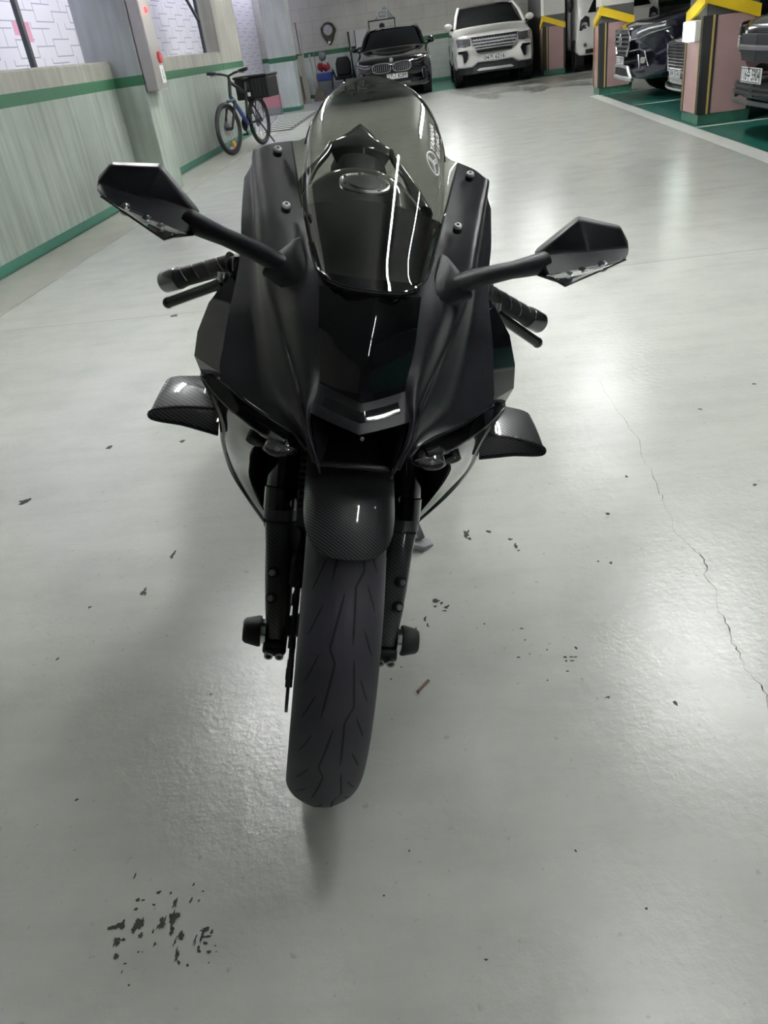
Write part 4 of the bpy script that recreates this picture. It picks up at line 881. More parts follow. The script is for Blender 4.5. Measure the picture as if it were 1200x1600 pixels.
for k in range(5):
    a = 2*PI*k/5+.2
    for s in (-.022, .022): b.tube([(s, .03*math.sin(a), .3+.03*math.cos(a)), (s*.8, .20*math.sin(a+s*5), .3+.20*math.cos(a+s*5))], [.016, .010], 'gloss', 8)
b.cyl((-.05, 0, .3), (.05, 0, .3), .032, 'gloss', 24); b.build('front_wheel_rim', T)
def disc(s):
    b = MB(); b.lathe([(s*.064, .112), (s*.064, .157), (s*.069, .157), (s*.069, .112), (s*.064, .112)], AX, 'X', 'darkmetal', 64)
    for k in range(10):
        a = 2*PI*k/10; c = (s*.066, .108*math.sin(a), .3+.108*math.cos(a)); b.cyl((c[0]-s*.006, c[1], c[2]), (c[0]+s*.006, c[1], c[2]), .010, 'black', 10)
    b.lathe([(s*.060, .05), (s*.062, .104), (s*.066, .104), (s*.066, .05)], AX, 'X', 'black', 40); b.build('brake_disc', T)
both(disc)
def caliper(s):
    b = MB(); b.loft([[(s*x, y, z) for x, y, z in ((.050, -.00+q*.075, .395+q*.075), (.080, -.00+q*.075, .395+q*.075), (.080, .052+q*.06, .36+q*.078), (.050, .052+q*.06, .36+q*.078))] for q in (-.25, .75)], 'black'); b.build('brake_caliper', T, bevel=.008)
both(caliper)
# ---- fender
def fender():
    b = MB(); g = []
    for i in range(33):
        u = -1+2*i/32; row = []
        a0 = 143+34*(1-math.sqrt(max(0, 1-abs(u)**2.6)))
        for j in range(25):
            a = a0+(232-a0)*j/24; aa = math.radians(a)
            x = .0665*math.sin(u*PI/2*.96)/math.sin(PI/2*.96); dep = .030*abs(u)**3+.018*(1-math.cos(u*PI/2))
            r = .331-dep+.006*math.sin(PI*j/24)
            row.append((x, -r*math.sin(aa), .3-r*math.cos(aa)))
        g.append(row)
    b.grid(g, 'carbonf'); return b.build('front_fender', T, solid=.003)
fender()
def fstay(s):
    b = MB(); A = [(.066,-.072,.520),(.068,-.045,.475),(.070,-.005,.425)]; B = [(.084,.020,.475),(.086,.038,.452),(.086,.035,.425)]
    g = [[tuple(p+(q-p)*w+(.004*math.sin(PI*w) if k == 1 else 0) for k, (p, q) in enumerate(zip(a, c))) for w in (0, .25, .5, .75, 1)] for a, c in zip(A, B)]
    b.grid(sg(g, s), 'fairgrey'); b.build('fender_stay', T, solid=.004)
both(fstay)
# ---- forks
def fork(s):
    fd_ = Vector((0, .407, .914)); seal = Vector((s*.104, .076, .452))
    b = MB(); p = lambda d: tuple(seal+fd_*d)
    b.tube([p(.0), p(.012), p(.014), p(.05), p(.052), p(.42)], [.0255, .0262, .0285, .0285, .0262, .0262], 'gloss', 28); f_ = b.build('fork_tube', T)
    b = MB(); b.tube([p(-.004), p(.016)], [.0275, .0275], 'darkmetal', 28); b.build('fork_seal', f_)
    # wrapped lower leg with caliper lugs
    b = MB(); rows = []
    for cy, cz, x0, x1, dep in ((.070, .446, .081, .128, .026), (.052, .41, .078, .124, .028), (.030, .365, .074, .121, .030), (.010, .32, .073, .117, .030), (-.002, .285, .075, .113, .027), (-.006, .262, .077, .112, .024)):
        ring = []
        for k in range(20):
            a = 2*PI*k/20; c_, s_ = math.cos(a), math.sin(a)
            ring.append((s*((x0+x1)/2+(x1-x0)/2*math.copysign(abs(c_)**.55, c_)), cy+dep*math.copysign(abs(s_)**.7, s_)*.9, cz-.010*s_))
        rows.append(ring)
    b.loft(rows, 'wrap'); lw = b.build('fork_leg', T, angle=60)
    for cy, cz in ((.004, .388), (-.008, .345)):
        b = MB(); c0 = Vector((s*.1045, cy, cz)); d = Vector((s*.35, -.80, .45)).normalized()
        b.cyl(c0, c0+d*.006, .0095, 'deep', 16); b.build('bolt_recess', lw)
        b = MB(); b.cyl(c0+d*.002, c0+d*.011, .0058, 'steel', 6); b.build('caliper_bolt', lw)
    b = MB(); b.loft([[(s*x, y, z) for x, z in ((.076, .268), (.114, .268), (.116, .246), (.108, .238), (.082, .238), (.075, .246))] for y in (-.034, .022)], 'black'); cl = b.build('axle_clamp', lw, bevel=.004)
    for x in (.086, .104):
        b = MB(); b.lathe([(-.034, .0075), (-.043, .0075), (-.043, .0045), (-.037, .004), (-.037, 0)], (s*x, 0, .247), 'Y', 'steel', 14); b.build('pinch_bolt', lw)
    b = MB(); b.lathe([(s*.112, .0), (s*.112, .021), (s*.121, .021), (s*.121, .0)], (0, -.012, .275), 'X', 'chrome', 28); b.build('axle_collar', lw)
    b = MB(); b.lathe([(s*.120, 0), (s*.120, .0255), (s*.124, .0265), (s*.146, .0215), (s*.150, .018), (s*.150, .0)], (0, -.012, .275), 'X', 'rubber', 28); b.build('axle_slider', lw)
    b = MB(); b.cyl((s*.045, 0, .29), (s*.078, -.006, .28), .019, 'black', 20); b.build('axle_spacer', lw)
    b = MB(); b.tube([(s*.078, .02, .47), (s*.070, .0, .43), (s*.078, .03, .37)], .004, 'rubber', 8); b.build('brake_hose', T)
both(fork)

# ---- upper cowl: control rows (edge by the screen .. valley .. ridge .. outer edge)
CW = [
 [(.131,.280,1.005),(.161,.300,.996),(.191,.317,.981),(.207,.338,.935)],
 [(.102,.150,.931),(.134,.170,.925),(.168,.195,.917),(.199,.240,.896)],
 [(.088,.090,.906),(.117,.105,.894),(.156,.128,.877),(.193,.185,.858)],
 [(.072,.020,.878),(.104,.035,.866),(.142,.060,.841),(.193,.130,.821)],
 [(.066,-.030,.841),(.094,-.018,.834),(.127,.018,.816),(.196,.080,.788)],
 [(.064,-.050,.804),(.085,-.044,.796),(.111,-.022,.784),(.198,.045,.754)],
 [(.057,-.070,.755),(.072,-.072,.755),(.092,-.062,.750),(.196,.006,.719)],
 [(.066,-.094,.722),(.072,-.095,.725),(.079,-.092,.725),(.152,-.032,.702)],
 [(.059,-.118,.693),(.064,-.119,.699),(.071,-.117,.705),(.096,-.088,.696)],
 [(.0455,-.140,.658),(.049,-.138,.663),(.056,-.132,.671),(.070,-.118,.684)]]
for k, r in enumerate(CW):   # extra columns sharpen the ridge and hollow the flanks beside it
    a, m_, c = r[2], r[1], r[3]; dp = .0045 if 2 < k < 8 else .002
    i1 = (a[0]+(m_[0]-a[0])*.30, a[1]+(m_[1]-a[1])*.30+dp, a[2]+(m_[2]-a[2])*.30-dp*.3)
    i2 = (a[0]+(c[0]-a[0])*.22-dp*.2, a[1]+(c[1]-a[1])*.22+dp*.8, a[2]+(c[2]-a[2])*.22-dp*.3)
    i3 = ((a[0]+c[0])/2-.003, (a[1]+c[1])/2+.009, (a[2]+c[2])/2-.002)
    r[2:3] = [i1, a, i2, i3]
NR, NC = 8, 5
DC = dense(CW, NR, NC)
b = MB()
for s in (1, -1): b.grid(sg(DC, s), 'matte', s < 0)
# centre: from under the screen to the intake lip
CEN = crline([(0,-.030,.888),(0,-.064,.842),(0,-.084,.798),(0,-.099,.744),(0,-.117,.707)], NR)
r0 = 3*NR
def cen(i, q):   # i row from r0, q 0 centre..1 edge
    e = DC[r0+i][0]; c = CEN[i]; k = q*q*(.35)+q*.65
    y = c[1]+(e[1]-c[1])*k; return (e[0]*q, y, c[2]+(e[2]-c[2])*q)
QN = 8
G0, G1, H0, H1 = 3, 3*NR, 3*NR+2, 3*NR+5
def band(i0, i1, q1, dz=0.0):
    return [[(lambda p: (p[0], p[1]-dz, p[2]+dz*.3))(cen(i, q1*k/QN)) for k in range(QN+1)] for i in range(i0, i1+1)]
for s in (1, -1):
    b.grid(sg(band(0, G0, 1), s), 'matte', s > 0); b.grid(sg(band(G1, H0, 1), s), 'matte', s > 0); b.grid(sg(band(H1, 4*NR, 1), s), 'matte', s > 0)
    b.grid(sg([[cen(i, .84+.16*k/2) for k in range(3)] for i in range(H0, H1+1)], s), 'matte', s > 0)
cowl = b.build('upper_cowl', T, solid=.004, angle=55, outfrom=(0, .35, .72))
b = MB()
for s in (1, -1): b.grid(sg(band(G0, G1, 1), s), 'gloss', s > 0)
b.build('centre_panel', T, solid=.004, angle=60, outfrom=(0, .35, .72))['label'] = 'gloss black centre panel'
b = MB()
for s in (1, -1): b.grid(sg(band(H0, H1, .84), s), 'gloss', s > 0)
b.build('chevron_stripe', T, solid=.004, outfrom=(0, .35, .72))['label'] = 'gloss black chevron under the centre panel'
b = MB(); b.lathe([(0, .003), (-.002, .0025), (-.002, 0)], (.004, -.122, .704), 'Y', 'steel', 10); b.build('cowl_pin', T)
# screws holding the screen flange
for p in ((.1395,.259,.990), (.116,.147,.931)):
    for s in (1, -1):
        c0 = Vector(sx_(p, s)); d = Vector((-s*.12, -.45, .88)).normalized(); c0 = c0+Vector((s*.010, 0, -.001))
        b = MB(); b.cyl(c0-d*.004, c0+d*.003, .0072, 'rubber', 16); sc = b.build('screen_screw', T)
        b = MB(); b.tube([c0+d*.002, c0+d*.0065, c0+d*.0080], [.0060, .0060, .0046], 'bright', 14); b.tube([c0+d*.0078, c0+d*.0082], [.0026, .0026], 'deep', 6); b.build('screw_head', sc)
# intake cavity between the tusks, and its lip
b = MB()
fr = [(0,-.113,.706), (.064,-.092,.721), (.058,-.114,.693), (.047,-.130,.662), (.0465,-.108,.655)]
loop = fr+[mir(p) for p in fr[::-1] if p[0] > 0]
b.loft([loop, [(x*.86, y+.05, z*.9+.069) for x, y, z in loop], [(x*.6, y+.16, z*.5+.355) for x, y, z in loop]], 'deep', caps=False)
b.add([(x*.6, y+.16, z*.5+.355) for x, y, z in loop], [tuple(range(len(loop)))], 'deep'); b.build('air_intake', T)
b = MB(); b.tube([(x*.0475, -.112+.006*x*x, .6535+.004*(1-x*x)) for x in (-1, -.5, 0, .5, 1)], .0042, 'matte', 10); b.add([(-.046,-.108,.652),(.046,-.108,.652),(.044,.02,.668),(-.044,.02,.668)], [(0,1,2,3)], 'deep'); b.build('intake_lip', T)

# ---- gloss side panels
SP = [[(.193,.130,.821),(.204,.150,.822),(.198,.34,.82)], [(.196,.080,.788),(.232,.130,.786),(.228,.36,.77)], [(.198,.045,.754),(.246,.112,.745),(.242,.37,.72)],
      [(.197,.010,.722),(.249,.100,.711),(.245,.38,.67)], [(.206,.035,.700),(.236,.085,.690),(.236,.38,.62)]]
def sidepanel(s):
    b = MB(); b.grid(sg(SP, s), 'sidegloss', s < 0); b.build('side_panel', T, solid=.004, angle=28, outfrom=(s*.05, .35, .72))
both(sidepanel)
# ---- headlamp slot, lamp and brow
def brow(s):
    top = [(.206,.030,.703),(.196,.010,.716),(.152,-.028,.699),(.096,-.084,.693),(.078,-.106,.690)]
    low = [(.230,.062,.692),(.195,.012,.680),(.158,-.038,.676),(.126,-.078,.675),(.096,-.100,.679)]
    mid = [tuple((p+q)/2+d for p, q, d in zip(a, c, (0, .022, 0))) for a, c in zip(top, low)]
    g = [crline(top, 5), crline([tuple((p*.75+q*.25)+d for p, q, d in zip(a, c, (0, .016, 0))) for a, c in zip(top, low)], 5), crline(mid, 5), crline([tuple((p*.2+q*.8)+d for p, q, d in zip(a, c, (0, .010, 0))) for a, c in zip(top, low)], 5), crline(low, 5)]
    b = MB(); b.grid(sg(g, s), 'gloss'); br = b.build('headlight_brow', T, solid=.003, angle=50)
    lp = crline([tuple(q*.86+w*.14+d for q, w, d in zip(a, c, (0, .004, 0))) for a, c in zip(top, low)], 5); hp = crline([tuple(q*.98+w*.02+d for q, w, d in zip(a, c, (0, .001, 0))) for a, c in zip(top, low)], 5)
    b = MB(); b.grid(sg([lp[2:-3], hp[2:-3]], s), 'lampbed'); b.build('running_light', br, solid=.002)
    b = MB(); b.tube([sx_(p, s) for p in crline(low, 4)], [.0028]*17, 'fairgrey', 8); b.build('brow_edge', br)
    # projector lamp
    c0 = (.1025, -.0925, .6640)
    fr_ = Vector((s*.12, -.86, -.50)).normalized(); ux = Vector((s, .45*1, -.0)).normalized(); ux = (ux-fr_*ux.dot(fr_)).normalized(); uy = fr_.cross(ux)
    def dome(rx, ry, h, off):
        rr_ = []
        for i in range(7):
            t = i/6*PI/2
            rr_.append([Vector(sx_(c0, s))+fr_*(off+h*math.sin(t))+(ux*math.cos(q)*rx+uy*math.sin(q)*ry)*math.cos(t) for q in [2*PI*k/28 for k in range(28)]])
        return rr_
    b = MB(); b.loft([[v-fr_*.022 for v in dome(.018, .010, 0, 0)[0]], [v-fr_*.010 for v in dome(.024, .0130, 0, 0)[0]], dome(.0245, .0140, 0, .002)[0], dome(.0215, .0115, 0, .003)[0], dome(.016, .008, 0, -.008)[0]], 'lampdark', caps=True); hl = b.build('headlight', T)
    b = MB(); b.loft(dome(.0215, .0115, .008, .0025), 'lens', caps=False); b.build('headlight_lens', hl)
    b = MB(); b.loft([[v-fr_*.003 for v in dome(.0195, .0100, 0, .003)[0]], [v-fr_*.007 for v in dome(.0160, .0075, 0, .003)[0]], [v-fr_*.010 for v in dome(.0060, .0030, 0, .003)[0]]], 'led', caps=True); b.build('reflector', hl)
    b = MB(); c1 = Vector(sx_(c0, s)); b.ell(tuple(c1-fr_*.001+ux*.004), (.0048, .0040, .0048), 'bright', 12, 8); b.ell(tuple(c1-fr_*.002-ux*.009), (.0030, .0030, .0030), 'bright', 12, 8); b.build('lamp_cell', hl)
    h0 = Vector(sx_((.139, -.058, .657), s)); b = MB(); d = Vector((s*.25, -.75, -.6)).normalized(); b.tube([h0-d*.02, h0+d*.004, h0+d*.005, h0-d*.016], [.013, .013, .009, .008], 'deep', 20); b.build('air_duct', T)
both(brow)
# ---- winglets
def winglet(s):
    # (front x, y, z) and (rear x, y, z) along the loop: inner top, out to the tip, back under
    loop = [((.192,.052,.648),(.212,.150,.662)),((.222,.053,.648),(.240,.150,.660)),((.255,.056,.6455),(.270,.150,.657)),((.282,.058,.640),(.288,.150,.654)),((.300,.060,.6345),(.300,.150,.648)),
            ((.308,.061,.630),(.303,.148,.641)),((.311,.061,.625),(.303,.146,.634)),((.307,.061,.619),(.300,.145,.628)),((.290,.060,.6165),(.285,.145,.625)),((.262,.058,.6155),(.262,.145,.623)),((.235,.054,.612),(.240,.145,.620)),((.205,.051,.607),(.215,.145,.615))]
    b = MB(); g = [[tuple(a+(c-a)*q+(.0035*math.sin(PI*q) if k == 2 and i < 6 else 0) for k, (a, c) in enumerate(zip(f, r))) for q in [j/6 for j in range(7)]] for i, (f, r) in enumerate(loop)]
    g = [crline([g[i][j] for i in range(len(g))], 2) for j in range(7)]
    b.grid(sg(g, s), 'carbon', s < 0); w = b.build('winglet', T, solid=.0032, angle=50)
    b = MB(); b.tube([sx_((x, y-.001, z), s) for x, y, z in g[0]], .0026, 'carbonf', 8); b.build('leading_edge', w)
both(winglet)
# ---- side fairings
SF = [[(.120,-.070,.668),(.165,-.018,.672),(.205,.035,.682),(.236,.10,.690),(.238,.40,.66)],
      [(.143,-.030,.630),(.165,.0,.632),(.188,.030,.634),(.206,.080,.640),(.224,.40,.62)],
      [(.153,.040,.570),(.176,.055,.573),(.193,.075,.577),(.204,.11,.580),(.218,.42,.56)],
      [(.162,.150,.482),(.178,.160,.480),(.190,.176,.476),(.199,.205,.470),(.21,.48,.45)],
      [(.146,.225,.385),(.157,.235,.382),(.165,.248,.378),(.172,.27,.374),(.185,.52,.35)],
      [(.120,.290,.300),(.130,.295,.298),(.138,.305,.296),(.146,.32,.295),(.16,.55,.27)]]
def sidefairing(s):
    b = MB(); g = dense(SF, 6, 5); b.grid(sg(g, s), 'fairgrey', s < 0); o = b.build('side_fairing', T, solid=.004, angle=60)
    b = MB(); inner = [r[0] for r in g]; b.grid(sg([inner, [(x*.92, y+.12, z) for x, y, z in inner], [(x*.75, y+.22, z) for x, y, z in inner]], s), 'deep'); b.build('fairing_liner', T, angle=60)
both(sidefairing)
b = MB(); b.box((-.125, .30, .32), (.125, .335, .66), 'deep')
for k in range(22): b.box((-.115, .296, .335+.0145*k), (.115, .301, .339+.0145*k), 'black')
b.build('radiator', T, smooth=False)
b = MB(); b.box((-.15, .36, .22), (.15, .80, .62), 'deep'); b.box((-.12, .40, .12), (.12, .95, .24), 'deep'); b.build('engine', T, smooth=False, bevel=.02)
b = MB(); b.box((-.13, .02, .70), (.13, .28, .80), 'deep'); b.box((-.17, .16, .62), (.17, .34, .80), 'deep'); b.build('inner_cowl', T, smooth=False, bevel=.02)
# ---- smoked screen
SC = [((0,-.047,.876),(.057,-.028,.882)), ((0,.005,.913),(.075,.028,.881)), ((0,.075,.956),(.091,.095,.908)), ((0,.145,.998),(.101,.148,.932)), ((0,.21,1.035),(.108,.205,.962)),
      ((0,.272,1.064),(.1095,.262,.996)), ((0,.318,1.083),(.1025,.302,1.030)), ((0,.352,1.095),(.083,.338,1.064)), ((0,.376,1.102),(.054,.366,1.088)), ((0,.388,1.106),(.0,.388,1.106))]
SCc = crline([a for a, _ in SC], 4); SCe = crline([e for _, e in SC], 4)
def scr(i, s):   # i fractional row, s -1..1
    k = max(0, min(len(SCc)-2, int(i))); fr = i-k
    c = Vector(SCc[k]).lerp(Vector(SCc[k+1]), fr); e = Vector(SCe[k]).lerp(Vector(SCe[k+1]), fr)
    th = s*PI/2; w = 1-abs(s)**2.4; sxp = math.sin(th*.86)/math.sin(PI/2*.86)
    return Vector((e.x*sxp, e.y+(c.y-e.y)*w, e.z+(c.z-e.z)*w))
b = MB(); b.grid([[tuple(scr(i, -1+2*k/28)) for k in range(29)] for i in range(len(SCc))], 'screen')
wsn = b.build('windscreen', T, angle=80)
# side flanges of the screen, down to the cowl
FLi = [SCe[i] for i in range(4, 23)]; FLo = crline([(.076,.030,.883),(.092,.092,.909),(.1045,.150,.934),(.118,.215,.969),(.1315,.278,1.005)], 5)
def flange(s):
    b = MB(); n = len(FLi); o = [FLo[min(len(FLo)-1, round(k*(len(FLo)-1)/(n-1)))] for k in range(n)]
    b.grid(sg([FLi, [tuple((p+q)/2-(.002 if k == 2 else 0) for k, (p, q) in enumerate(zip(a, c))) for a, c in zip(FLi, o)], o], s), 'screen'); b.build('screen_flange', wsn, angle=70)
both(flange)
rim = [tuple(scr(len(SCc)-1-(1-abs(q))**1.0*0, 0)) for q in (0,)]
edge = [SCe[i] for i in range(21, len(SCe))]; b = MB(); b.tube([(x, y, z) for x, y, z in edge]+[mir(p) for p in edge[::-1][1:]], .0016, 'screen', 6); b.build('screen_edge', wsn)
base = [SCe[i] for i in range(0, 13)]; b = MB(); ends = [mir(p) for p in base[::-1]]+[(.0+.0, -.047, .876)]*0+[tuple(scr(0, -1+2*k/10)) for k in range(1, 10)]+base
b.tube([(x, y-.001, z+.001) for x, y, z in ends], .0022, 'gloss', 8); b.build('screen_seal', wsn)
# sticker on the screen: ring mark and two lines of lettering running upwards
def stick(u, v):  # u up along the screen (m), v towards the centre line (m)
    i = 15.6+u*(36/.47); s = .63-v/.135
    p = scr(i, s); q1 = scr(i+.2, s)-p; q2 = scr(i, s+.02)-p; nrm = q2.cross(q1).normalized()
    if nrm.y > 0 and nrm.z < 0 or nrm.dot(Vector((.6, -.6, .4))) < 0: nrm = -nrm
    return tuple(p+nrm*.0012)
def sub(vs, fs):
    bm = bmesh.new(); vv = [bm.verts.new(v) for v in vs]
    for q in fs:
        try: bm.faces.new([vv[k] for k in q])
        except ValueError: pass
    bmesh.ops.triangulate(bm, faces=bm.faces); bm.verts.index_update()
    r = [tuple(v.co) for v in bm.verts], [tuple(v.index for v in f.verts) for f in bm.faces]; bm.free(); return r
b = MB(); R0, R1 = .0155, .0135; vs = []; fs = []
for k in range(36):
    a = 2*PI*k/36; vs += [stick(R0*math.cos(a), R0*math.sin(a)), stick(R1*math.cos(a), R1*math.sin(a))]
fs = [(2*k, 2*k+1, (2*k+3) % 72, (2*k+2) % 72) for k in range(36)]; b.add(vs, fs, 'white')
for k in range(3):
    a0 = 2*PI*k/3+PI/2
    d, e = (math.cos(a0), math.sin(a0)), (-math.sin(a0), math.cos(a0))
    for off in (-.0021, 0, .0021):
        L0, L1 = (-.002 if off else .0, .0125 if off == 0 else .0118)
        q = [(L0*d[0]+(off+w)*e[0], L0*d[1]+(off+w)*e[1]) for w in (-.0006, .0006)]+[(L1*d[0]+(off+w)*e[0], L1*d[1]+(off+w)*e[1]) for w in (.0006, -.0006)]
        b.add([stick(*p) for p in q], [(0, 1, 2, 3)], 'white')
for txt, size, u0, v0 in (('YAMAHA', .0135, .046, .0035), ('R1 RACE', .0125, .046, -.010)):
    vs, fs = sub(*text_mesh(txt, size)); b.add([stick(u0+x, v0+y) for x, y, z in vs], fs, 'white')
b.build('screen_sticker', wsn, smooth=False, weld=False)['label'] = 'white ring mark and lettering on the screen'
# ---- mirrors
def mirror_(s):
    O = dict(i=(.2495,.158,.910), ti=(.302,.152,.968), to=(.377,.178,.958), tu=(.399,.182,.934), tl=(.396,.160,.9205), lo=(.3800,.124,.9200), bo=(.2883,.090,.8792), il=(.247,.126,.8815))
    G = dict(i=(.2515,.140,.909), ti=(.3005,.1345,.9650), to=(.3755,.163,.9560), tu=(.3935,.164,.9315), u1=(.3740,.130,.9175), u2=(.3159,.112,.9035), u3=(.2600,.099,.8900))
    V_ = lambda p: sx_(p, s)
    b = MB(); back = ['i', 'ti', 'to', 'tu', 'tl', 'lo', 'bo', 'il']
    cx = (.325, .16, .92)
    in_ = {k: tuple(c+(a-c)*.93+d for a, c, d in zip(O[k], cx, (0, .014, 0))) for k in back}
    def pol(*ps): b.add([V_(p) for p in ps], [tuple(range(len(ps)))], 'mirrorb')
    for a, c in zip(back, back[1:]+back[:1]): pol(O[a], O[c], in_[c], in_[a])
    pol(*[in_[k] for k in back])
    pol(O['i'], O['ti'], G['ti'], G['i']); pol(O['ti'], O['to'], G['to'], G['ti']); pol(O['to'], O['tu'], G['tu'], G['to']); pol(O['tu'], O['tl'], G['tu']); pol(O['tl'], O['lo'], G['u1'], G['tu'])
    M1 = (.322, .129, .926)
    pol(G['i'], G['ti'], M1); pol(G['ti'], G['to'], M1); pol(G['to'], G['tu'], M1); pol(G['tu'], G['u1'], M1); pol(G['u1'], G['u2'], M1); pol(G['u2'], G['u3'], G['i'], M1)
    pol(O['i'], G['i'], G['u3'], O['il']); pol(G['u3'], O['bo'], O['il'])
    pol(G['u1'], O['lo'], O['bo'], G['u3'], G['u2'])
    h = b.build('mirror', T, bevel=.0035, angle=40)
    b = MB(); b.add([V_((p[0], p[1]+.0008, p[2])) for p in [tuple(c+(a-c)*.95 for a, c in zip(in_[k], cx)) for k in back]], [tuple(range(8))], 'chrome'); b.build('mirror_glass', h)
    # indicator along the lower edge
    UP = crline([G['u1'], tuple((a+c)/2 for a, c in zip(G['u1'], G['u2'])), G['u2'], tuple((a+c)/2 for a, c in zip(G['u2'], G['u3'])), G['u3']], 3)
    LO = []; low = [O['lo'], tuple((a+c)/2 for a, c in zip(O['lo'], O['bo'])), O['bo'], G['u3']]; n = len(UP)
    for k in range(n):
        u = k/(n-1)*3; i = min(2, int(u)); LO.append(tuple(a+(c-a)*(u-i) for a, c in zip(low[i], low[i+1])))
    N_ = Vector((-.35, -.93, .05)).normalized()
    lay = lambda q, d: [tuple(Vector(a).lerp(Vector(c), q)+N_*d) for a, c in zip(UP, LO)]
    b = MB(); b.grid(sg([lay(.03, .001), lay(.35, .0013), lay(.65, .0013), lay(.95, .001)], s), 'lampbed'); tsg = b.build('turn_signal', h)
    b = MB(); b.grid(sg([lay(.0, .0015), lay(.25, .0075), lay(.6, .0085), lay(.97, .0015)], s), 'lens'); b.build('signal_lens', tsg)
    b = MB(); b.tube([V_(p) for p in lay(1.0, .001)], .0016, 'fairgrey', 6); b.build('lens_rim', tsg)
    for u, q in ((.27, .42), (.46, .42), (.64, .42)):
        c0 = Vector(lay(q, .004)[round(u*(n-1))]); b = MB(); d = Vector((N_.x*s, N_.y, N_.z)); c1 = Vector(V_(c0))
        b.tube([c1-d*.003, c1-d*.001, c1+d*.0015], [.0085, .0062, .002], 'led', 16); b.ell(tuple(c1+d*.001), (.003, .0025, .003), 'bright', 10, 6); b.build('signal_bulb', tsg)
    ap = crline([sx_(p, s) for p in ((.262,.136,.899),(.225,.112,.893),(.188,.090,.887),(.150,.070,.879),(.124,.058,.871),(.112,.058,.868))], 4)
    n = len(ap); b = MB(); b.tube(ap, [.0165+(.0125-.0165)*min(1, k/6) if k < 7 else .0125+.003*(k-6)/(n-7) for k in range(n)], 'mirrorb', 18, flat=1.0); b.ell(ap[-1], (.0158, .0158, .0158), 'mirrorb', 18, 10); b.build('mirror_arm', h)
    b = MB(); o = [(.099,.090,.899),(.108,.086,.896),(.140,.072,.868),(.150,.060,.853),(.120,.038,.844),(.094,.014,.845),(.086,.018,.853),(.089,.050,.877)]
    b.loft([[sx_(p, s) for p in o], [sx_((p[0], p[1]-.004, p[2]+.008), s) for p in o], [sx_((.115+(p[0]-.115)*.5, .056+(p[1]-.056)*.5-.010, .868+(p[2]-.868)*.5+.012), s) for p in o]], 'mirrorb'); b.build('mirror_base', h, bevel=.003, angle=50)
both(mirror_)
# ---- bars, grips, levers
def bars(s):
    a, e = Vector((s*.130, .285, .842)), Vector((s*.348, .374, .739)); d = (e-a).normalized()
    L = (e-a).length
    b = MB(); b.tube([a-d*.02, e-d*.03], .0115, 'darkmetal', 14); hb = b.build('handlebar', T)
    b = MB(); q = [a+d*(L*.42), a+d*(L*.44), a+d*(L-.05), a+d*(L-.036)]; b.tube(q, [.020, .0162, .0165, .019], 'rubber', 20); gp = b.build('grip', hb)
    for k in range(4):
        b = MB(); c = a+d*(L*.50+.026*k); tt = Vector((0, -.6, .8)); tt = (tt-d*tt.dot(d)).normalized(); bb = d.cross(tt)
        pts = [c+d*(.009*math.sin(w*1.1))+(tt*math.cos(w)+bb*math.sin(w))*.0166 for w in [-1.3+2.6*j/10 for j in range(11)]]; b.tube(pts, .0008, 'steel', 5); b.build('grip_rib', gp)
    b = MB(); b.tube([e-d*.034, e-d*.031, e-d*.004, e], [.0180, .0192, .0192, .0170], 'barend', 26); b.build('bar_end', hb)
    b = MB(); p0, p1 = Vector((s*.225, .232, .789)), Vector((s*.322, .280, .732)); b.tube([p0, p0+(p1-p0)*.15, p0+(p1-p0)*.55, p1-(p1-p0)*.06, p1], [.0095, .0082, .0080, .0082, .0088], 'gloss', 12, flat=1.1); lv = b.build('lever', hb)
    b = MB(); b.ell(tuple(p1), (.0098, .0098, .0098), 'gloss', 12, 8); b.build('lever_tip', lv); b = MB(); b.cyl(p0+Vector((0, .0, .0)), p0+Vector((0, .004, .016)), .009, 'steel', 14); b.build('lever_pivot', lv)
    b = MB(); b.box((min(s*.17, s*.215), .255, .775), (max(s*.17, s*.215), .31, .83), 'black'); b.build('switch_gear', hb, smooth=False, bevel=.01)
both(bars)
# ---- cockpit, tank, seat, tail
b = MB(); g = []
for i in range(0, 14):
    e = SCe[i]; g.append([(e[0]*.985*q, e[1]+.004+.06*(1-q*q)*i/13, e[2]-.006-.012*(1-q*q)+.02*(1-q*q)*i/13) for q in (-1, -.8, -.6, -.3, 0, .3, .6, .8, 1)])
b.grid(g, 'dash'); b.build('dash_cover', T, solid=.003)
b = MB(); b.loft([[(x, y, z) for x, y, z in ((-.085, .20, .845), (.085, .20, .845), (.085, .30, .872), (-.085, .30, .872))], [(x, y, z) for x, y, z in ((-.08, .19, .875), (.08, .19, .875), (.08, .29, .905), (-.08, .29, .905))]], 'gloss'); b.build('instrument_panel', T, bevel=.008)
b = MB(); b.loft([[(x, y, .842) for x, y in ((-.13, .25), (-.05, .225), (.05, .225), (.13, .25), (.13, .31), (.04, .345), (-.04, .345), (-.13, .31))], [(x, y, .866) for x, y in ((-.125, .25), (-.05, .225), (.05, .225), (.125, .25), (.125, .31), (.04, .345), (-.04, .345), (-.125, .31))]], 'darkmetal'); b.build('triple_clamp', T, bevel=.005)
b = MB(); g = []
for y, z, w, drop in ((.38, .832, .080, .05), (.45, .862, .115, .07), (.54, .884, .145, .09), (.62, .9005, .155, .11), (.70, .9175, .150, .12), (.76, .922, .128, .12), (.82, .900, .09, .10), (.88, .84, .07, .06)):
    g.append([(w*math.sin(q*PI/2)*(1 if abs(q) < 1 else .98), y, z-drop*(1-math.cos(q*PI/2))**1.1-.10*max(0, abs(q)-.8)/.2) for q in [-1+2*k/10 for k in range(11)]])
b.grid(dense(g, 3, 2), 'gloss'); tank = b.build('fuel_tank', T, angle=80)
b = MB(); c0 = (.002, .650, .9060)
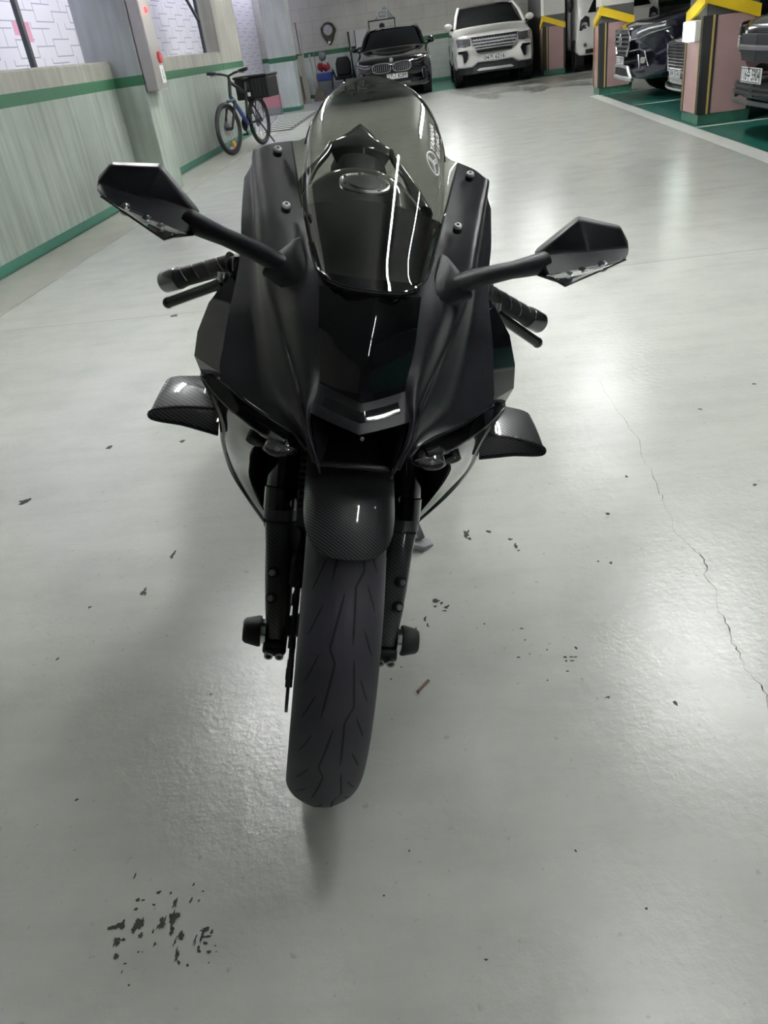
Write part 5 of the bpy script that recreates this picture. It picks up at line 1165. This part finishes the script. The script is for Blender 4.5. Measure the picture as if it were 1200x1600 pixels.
b.lathe([(-.004, .052), (.002, .052), (.0035, .048), (.001, .044), (.001, .036), (.004, .034), (.004, .0)], c0, 'Z', 'steel', 40); b.v = [(x, y, z+(y-c0[1])*.21) for x, y, z in b.v]; cap = b.build('fuel_cap', tank)
for k in range(7):
    a = 2*PI*k/7; b = MB(); b.cyl((c0[0]+.046*math.cos(a), c0[1]+.046*math.sin(a), c0[2]), (c0[0]+.046*math.cos(a), c0[1]+.046*math.sin(a), c0[2]+.005), .0035, 'steel', 8); b.v = [(x, y, z+(y-c0[1])*.21) for x, y, z in b.v]; b.build('cap_bolt', cap)
b = MB(); g = []
for y, z, w in ((.86, .835, .050), (.92, .845, .050), (1.0, .868, .054), (1.05, .895, .062), (1.08, .920, .070), (1.10, .934, .072)):
    g.append([(w*q, y, z-.03*abs(q)**2.5-(.03 if abs(q) == 1 else 0)) for q in (-1, -.7, -.3, 0, .3, .7, 1)])
b.grid(dense(g, 4, 3), 'rubber'); b.build('seat', T, angle=80)
b = MB(); rings = []
for y, zc, zs, zb, w, wb in ((1.075, .934, .918, .868, .078, .050), (1.10, .944, .927, .872, .080, .052), (1.16, .950, .932, .885, .066, .045), (1.24, .956, .938, .905, .044, .034), (1.32, .960, .946, .925, .022, .018), (1.37, .961, .952, .940, .008, .007)):
    rings.append([(0, y, zc), (w*.30, y, zc-.002), (w*.66, y, (zc+zs)/2+.002), (w, y, zs), (wb, y, zb), (0, y, zb-.005), (-wb, y, zb), (-w, y, zs), (-w*.66, y, (zc+zs)/2+.002), (-w*.30, y, zc-.002)])
b.loft(rings, 'gloss'); b.build('tail_cowl', T, bevel=.003, angle=50)
def tailarm(s):
    b = MB(); b.tube([sx_(p, s) for p in ((.076, 1.11, .922), (.088, 1.0, .908), (.108, .90, .893), (.122, .80, .876), (.135, .70, .850))], [.010, .0095, .010, .014, .022], 'gloss', 10); b.build('tail_side', T)
    b = MB(); b.tube([sx_(p, s) for p in ((.030, 1.27, .905), (.045, 1.05, .835), (.10, .72, .76), (.12, .5, .72))], .018, 'darkmetal', 10); b.build('subframe_rail', T)
both(tailarm)
# ---- rear end and side stand
RA = (0, 1.385, .305)
b = MB(); b.lathe([(-.07, .222), (-.092, .245), (-.094, .262), (-.075, .285), (-.04, .300), (0, .305), (.04, .300), (.075, .285), (.094, .262), (.092, .245), (.07, .222)], RA, 'X', 'tyre', 72); b.build('rear_tyre', T)
b = MB(); b.lathe([(-.07, .226), (-.05, .20), (.05, .20), (.07, .226)], RA, 'X', 'gloss', 48)
for k in range(5):
    a = 2*PI*k/5; b.tube([(0, RA[1], RA[2]), (0, RA[1]+.205*math.sin(a), RA[2]+.205*math.cos(a))], [.03, .018], 'gloss', 8)
b.build('rear_wheel_rim', T)
def swing(s):
    b = MB(); b.tube([(s*.09, .85, .36), (s*.115, 1.15, .35), (s*.115, 1.42, .305)], [.04, .035, .028], 'darkmetal', 10); b.build('swingarm', T)
both(swing)
b = MB(); b.tube([(-.08, .85, .20), (-.12, 1.1, .22), (-.15, 1.30, .30)], [.05, .06, .055], 'darkmetal', 16); b.build('exhaust', T)
sA, sB = Vector((.135, .70, .26)), Vector((.240, .625, .080))
b = MB(); b.tube([sA, sA.lerp(sB, .5), sB], [.013, .011, .010], 'steel', 12); st_ = b.build('side_stand', T)
b = MB(); z0 = .064; b.loft([[(sB.x+x, sB.y+y, z+ (x*-.25)) for x, y in ((-.028, -.030), (.006, -.034), (.034, -.006), (.030, .016), (-.020, .022))] for z in (.062, .076)], 'steel'); b.build('stand_foot', st_, bevel=.003)
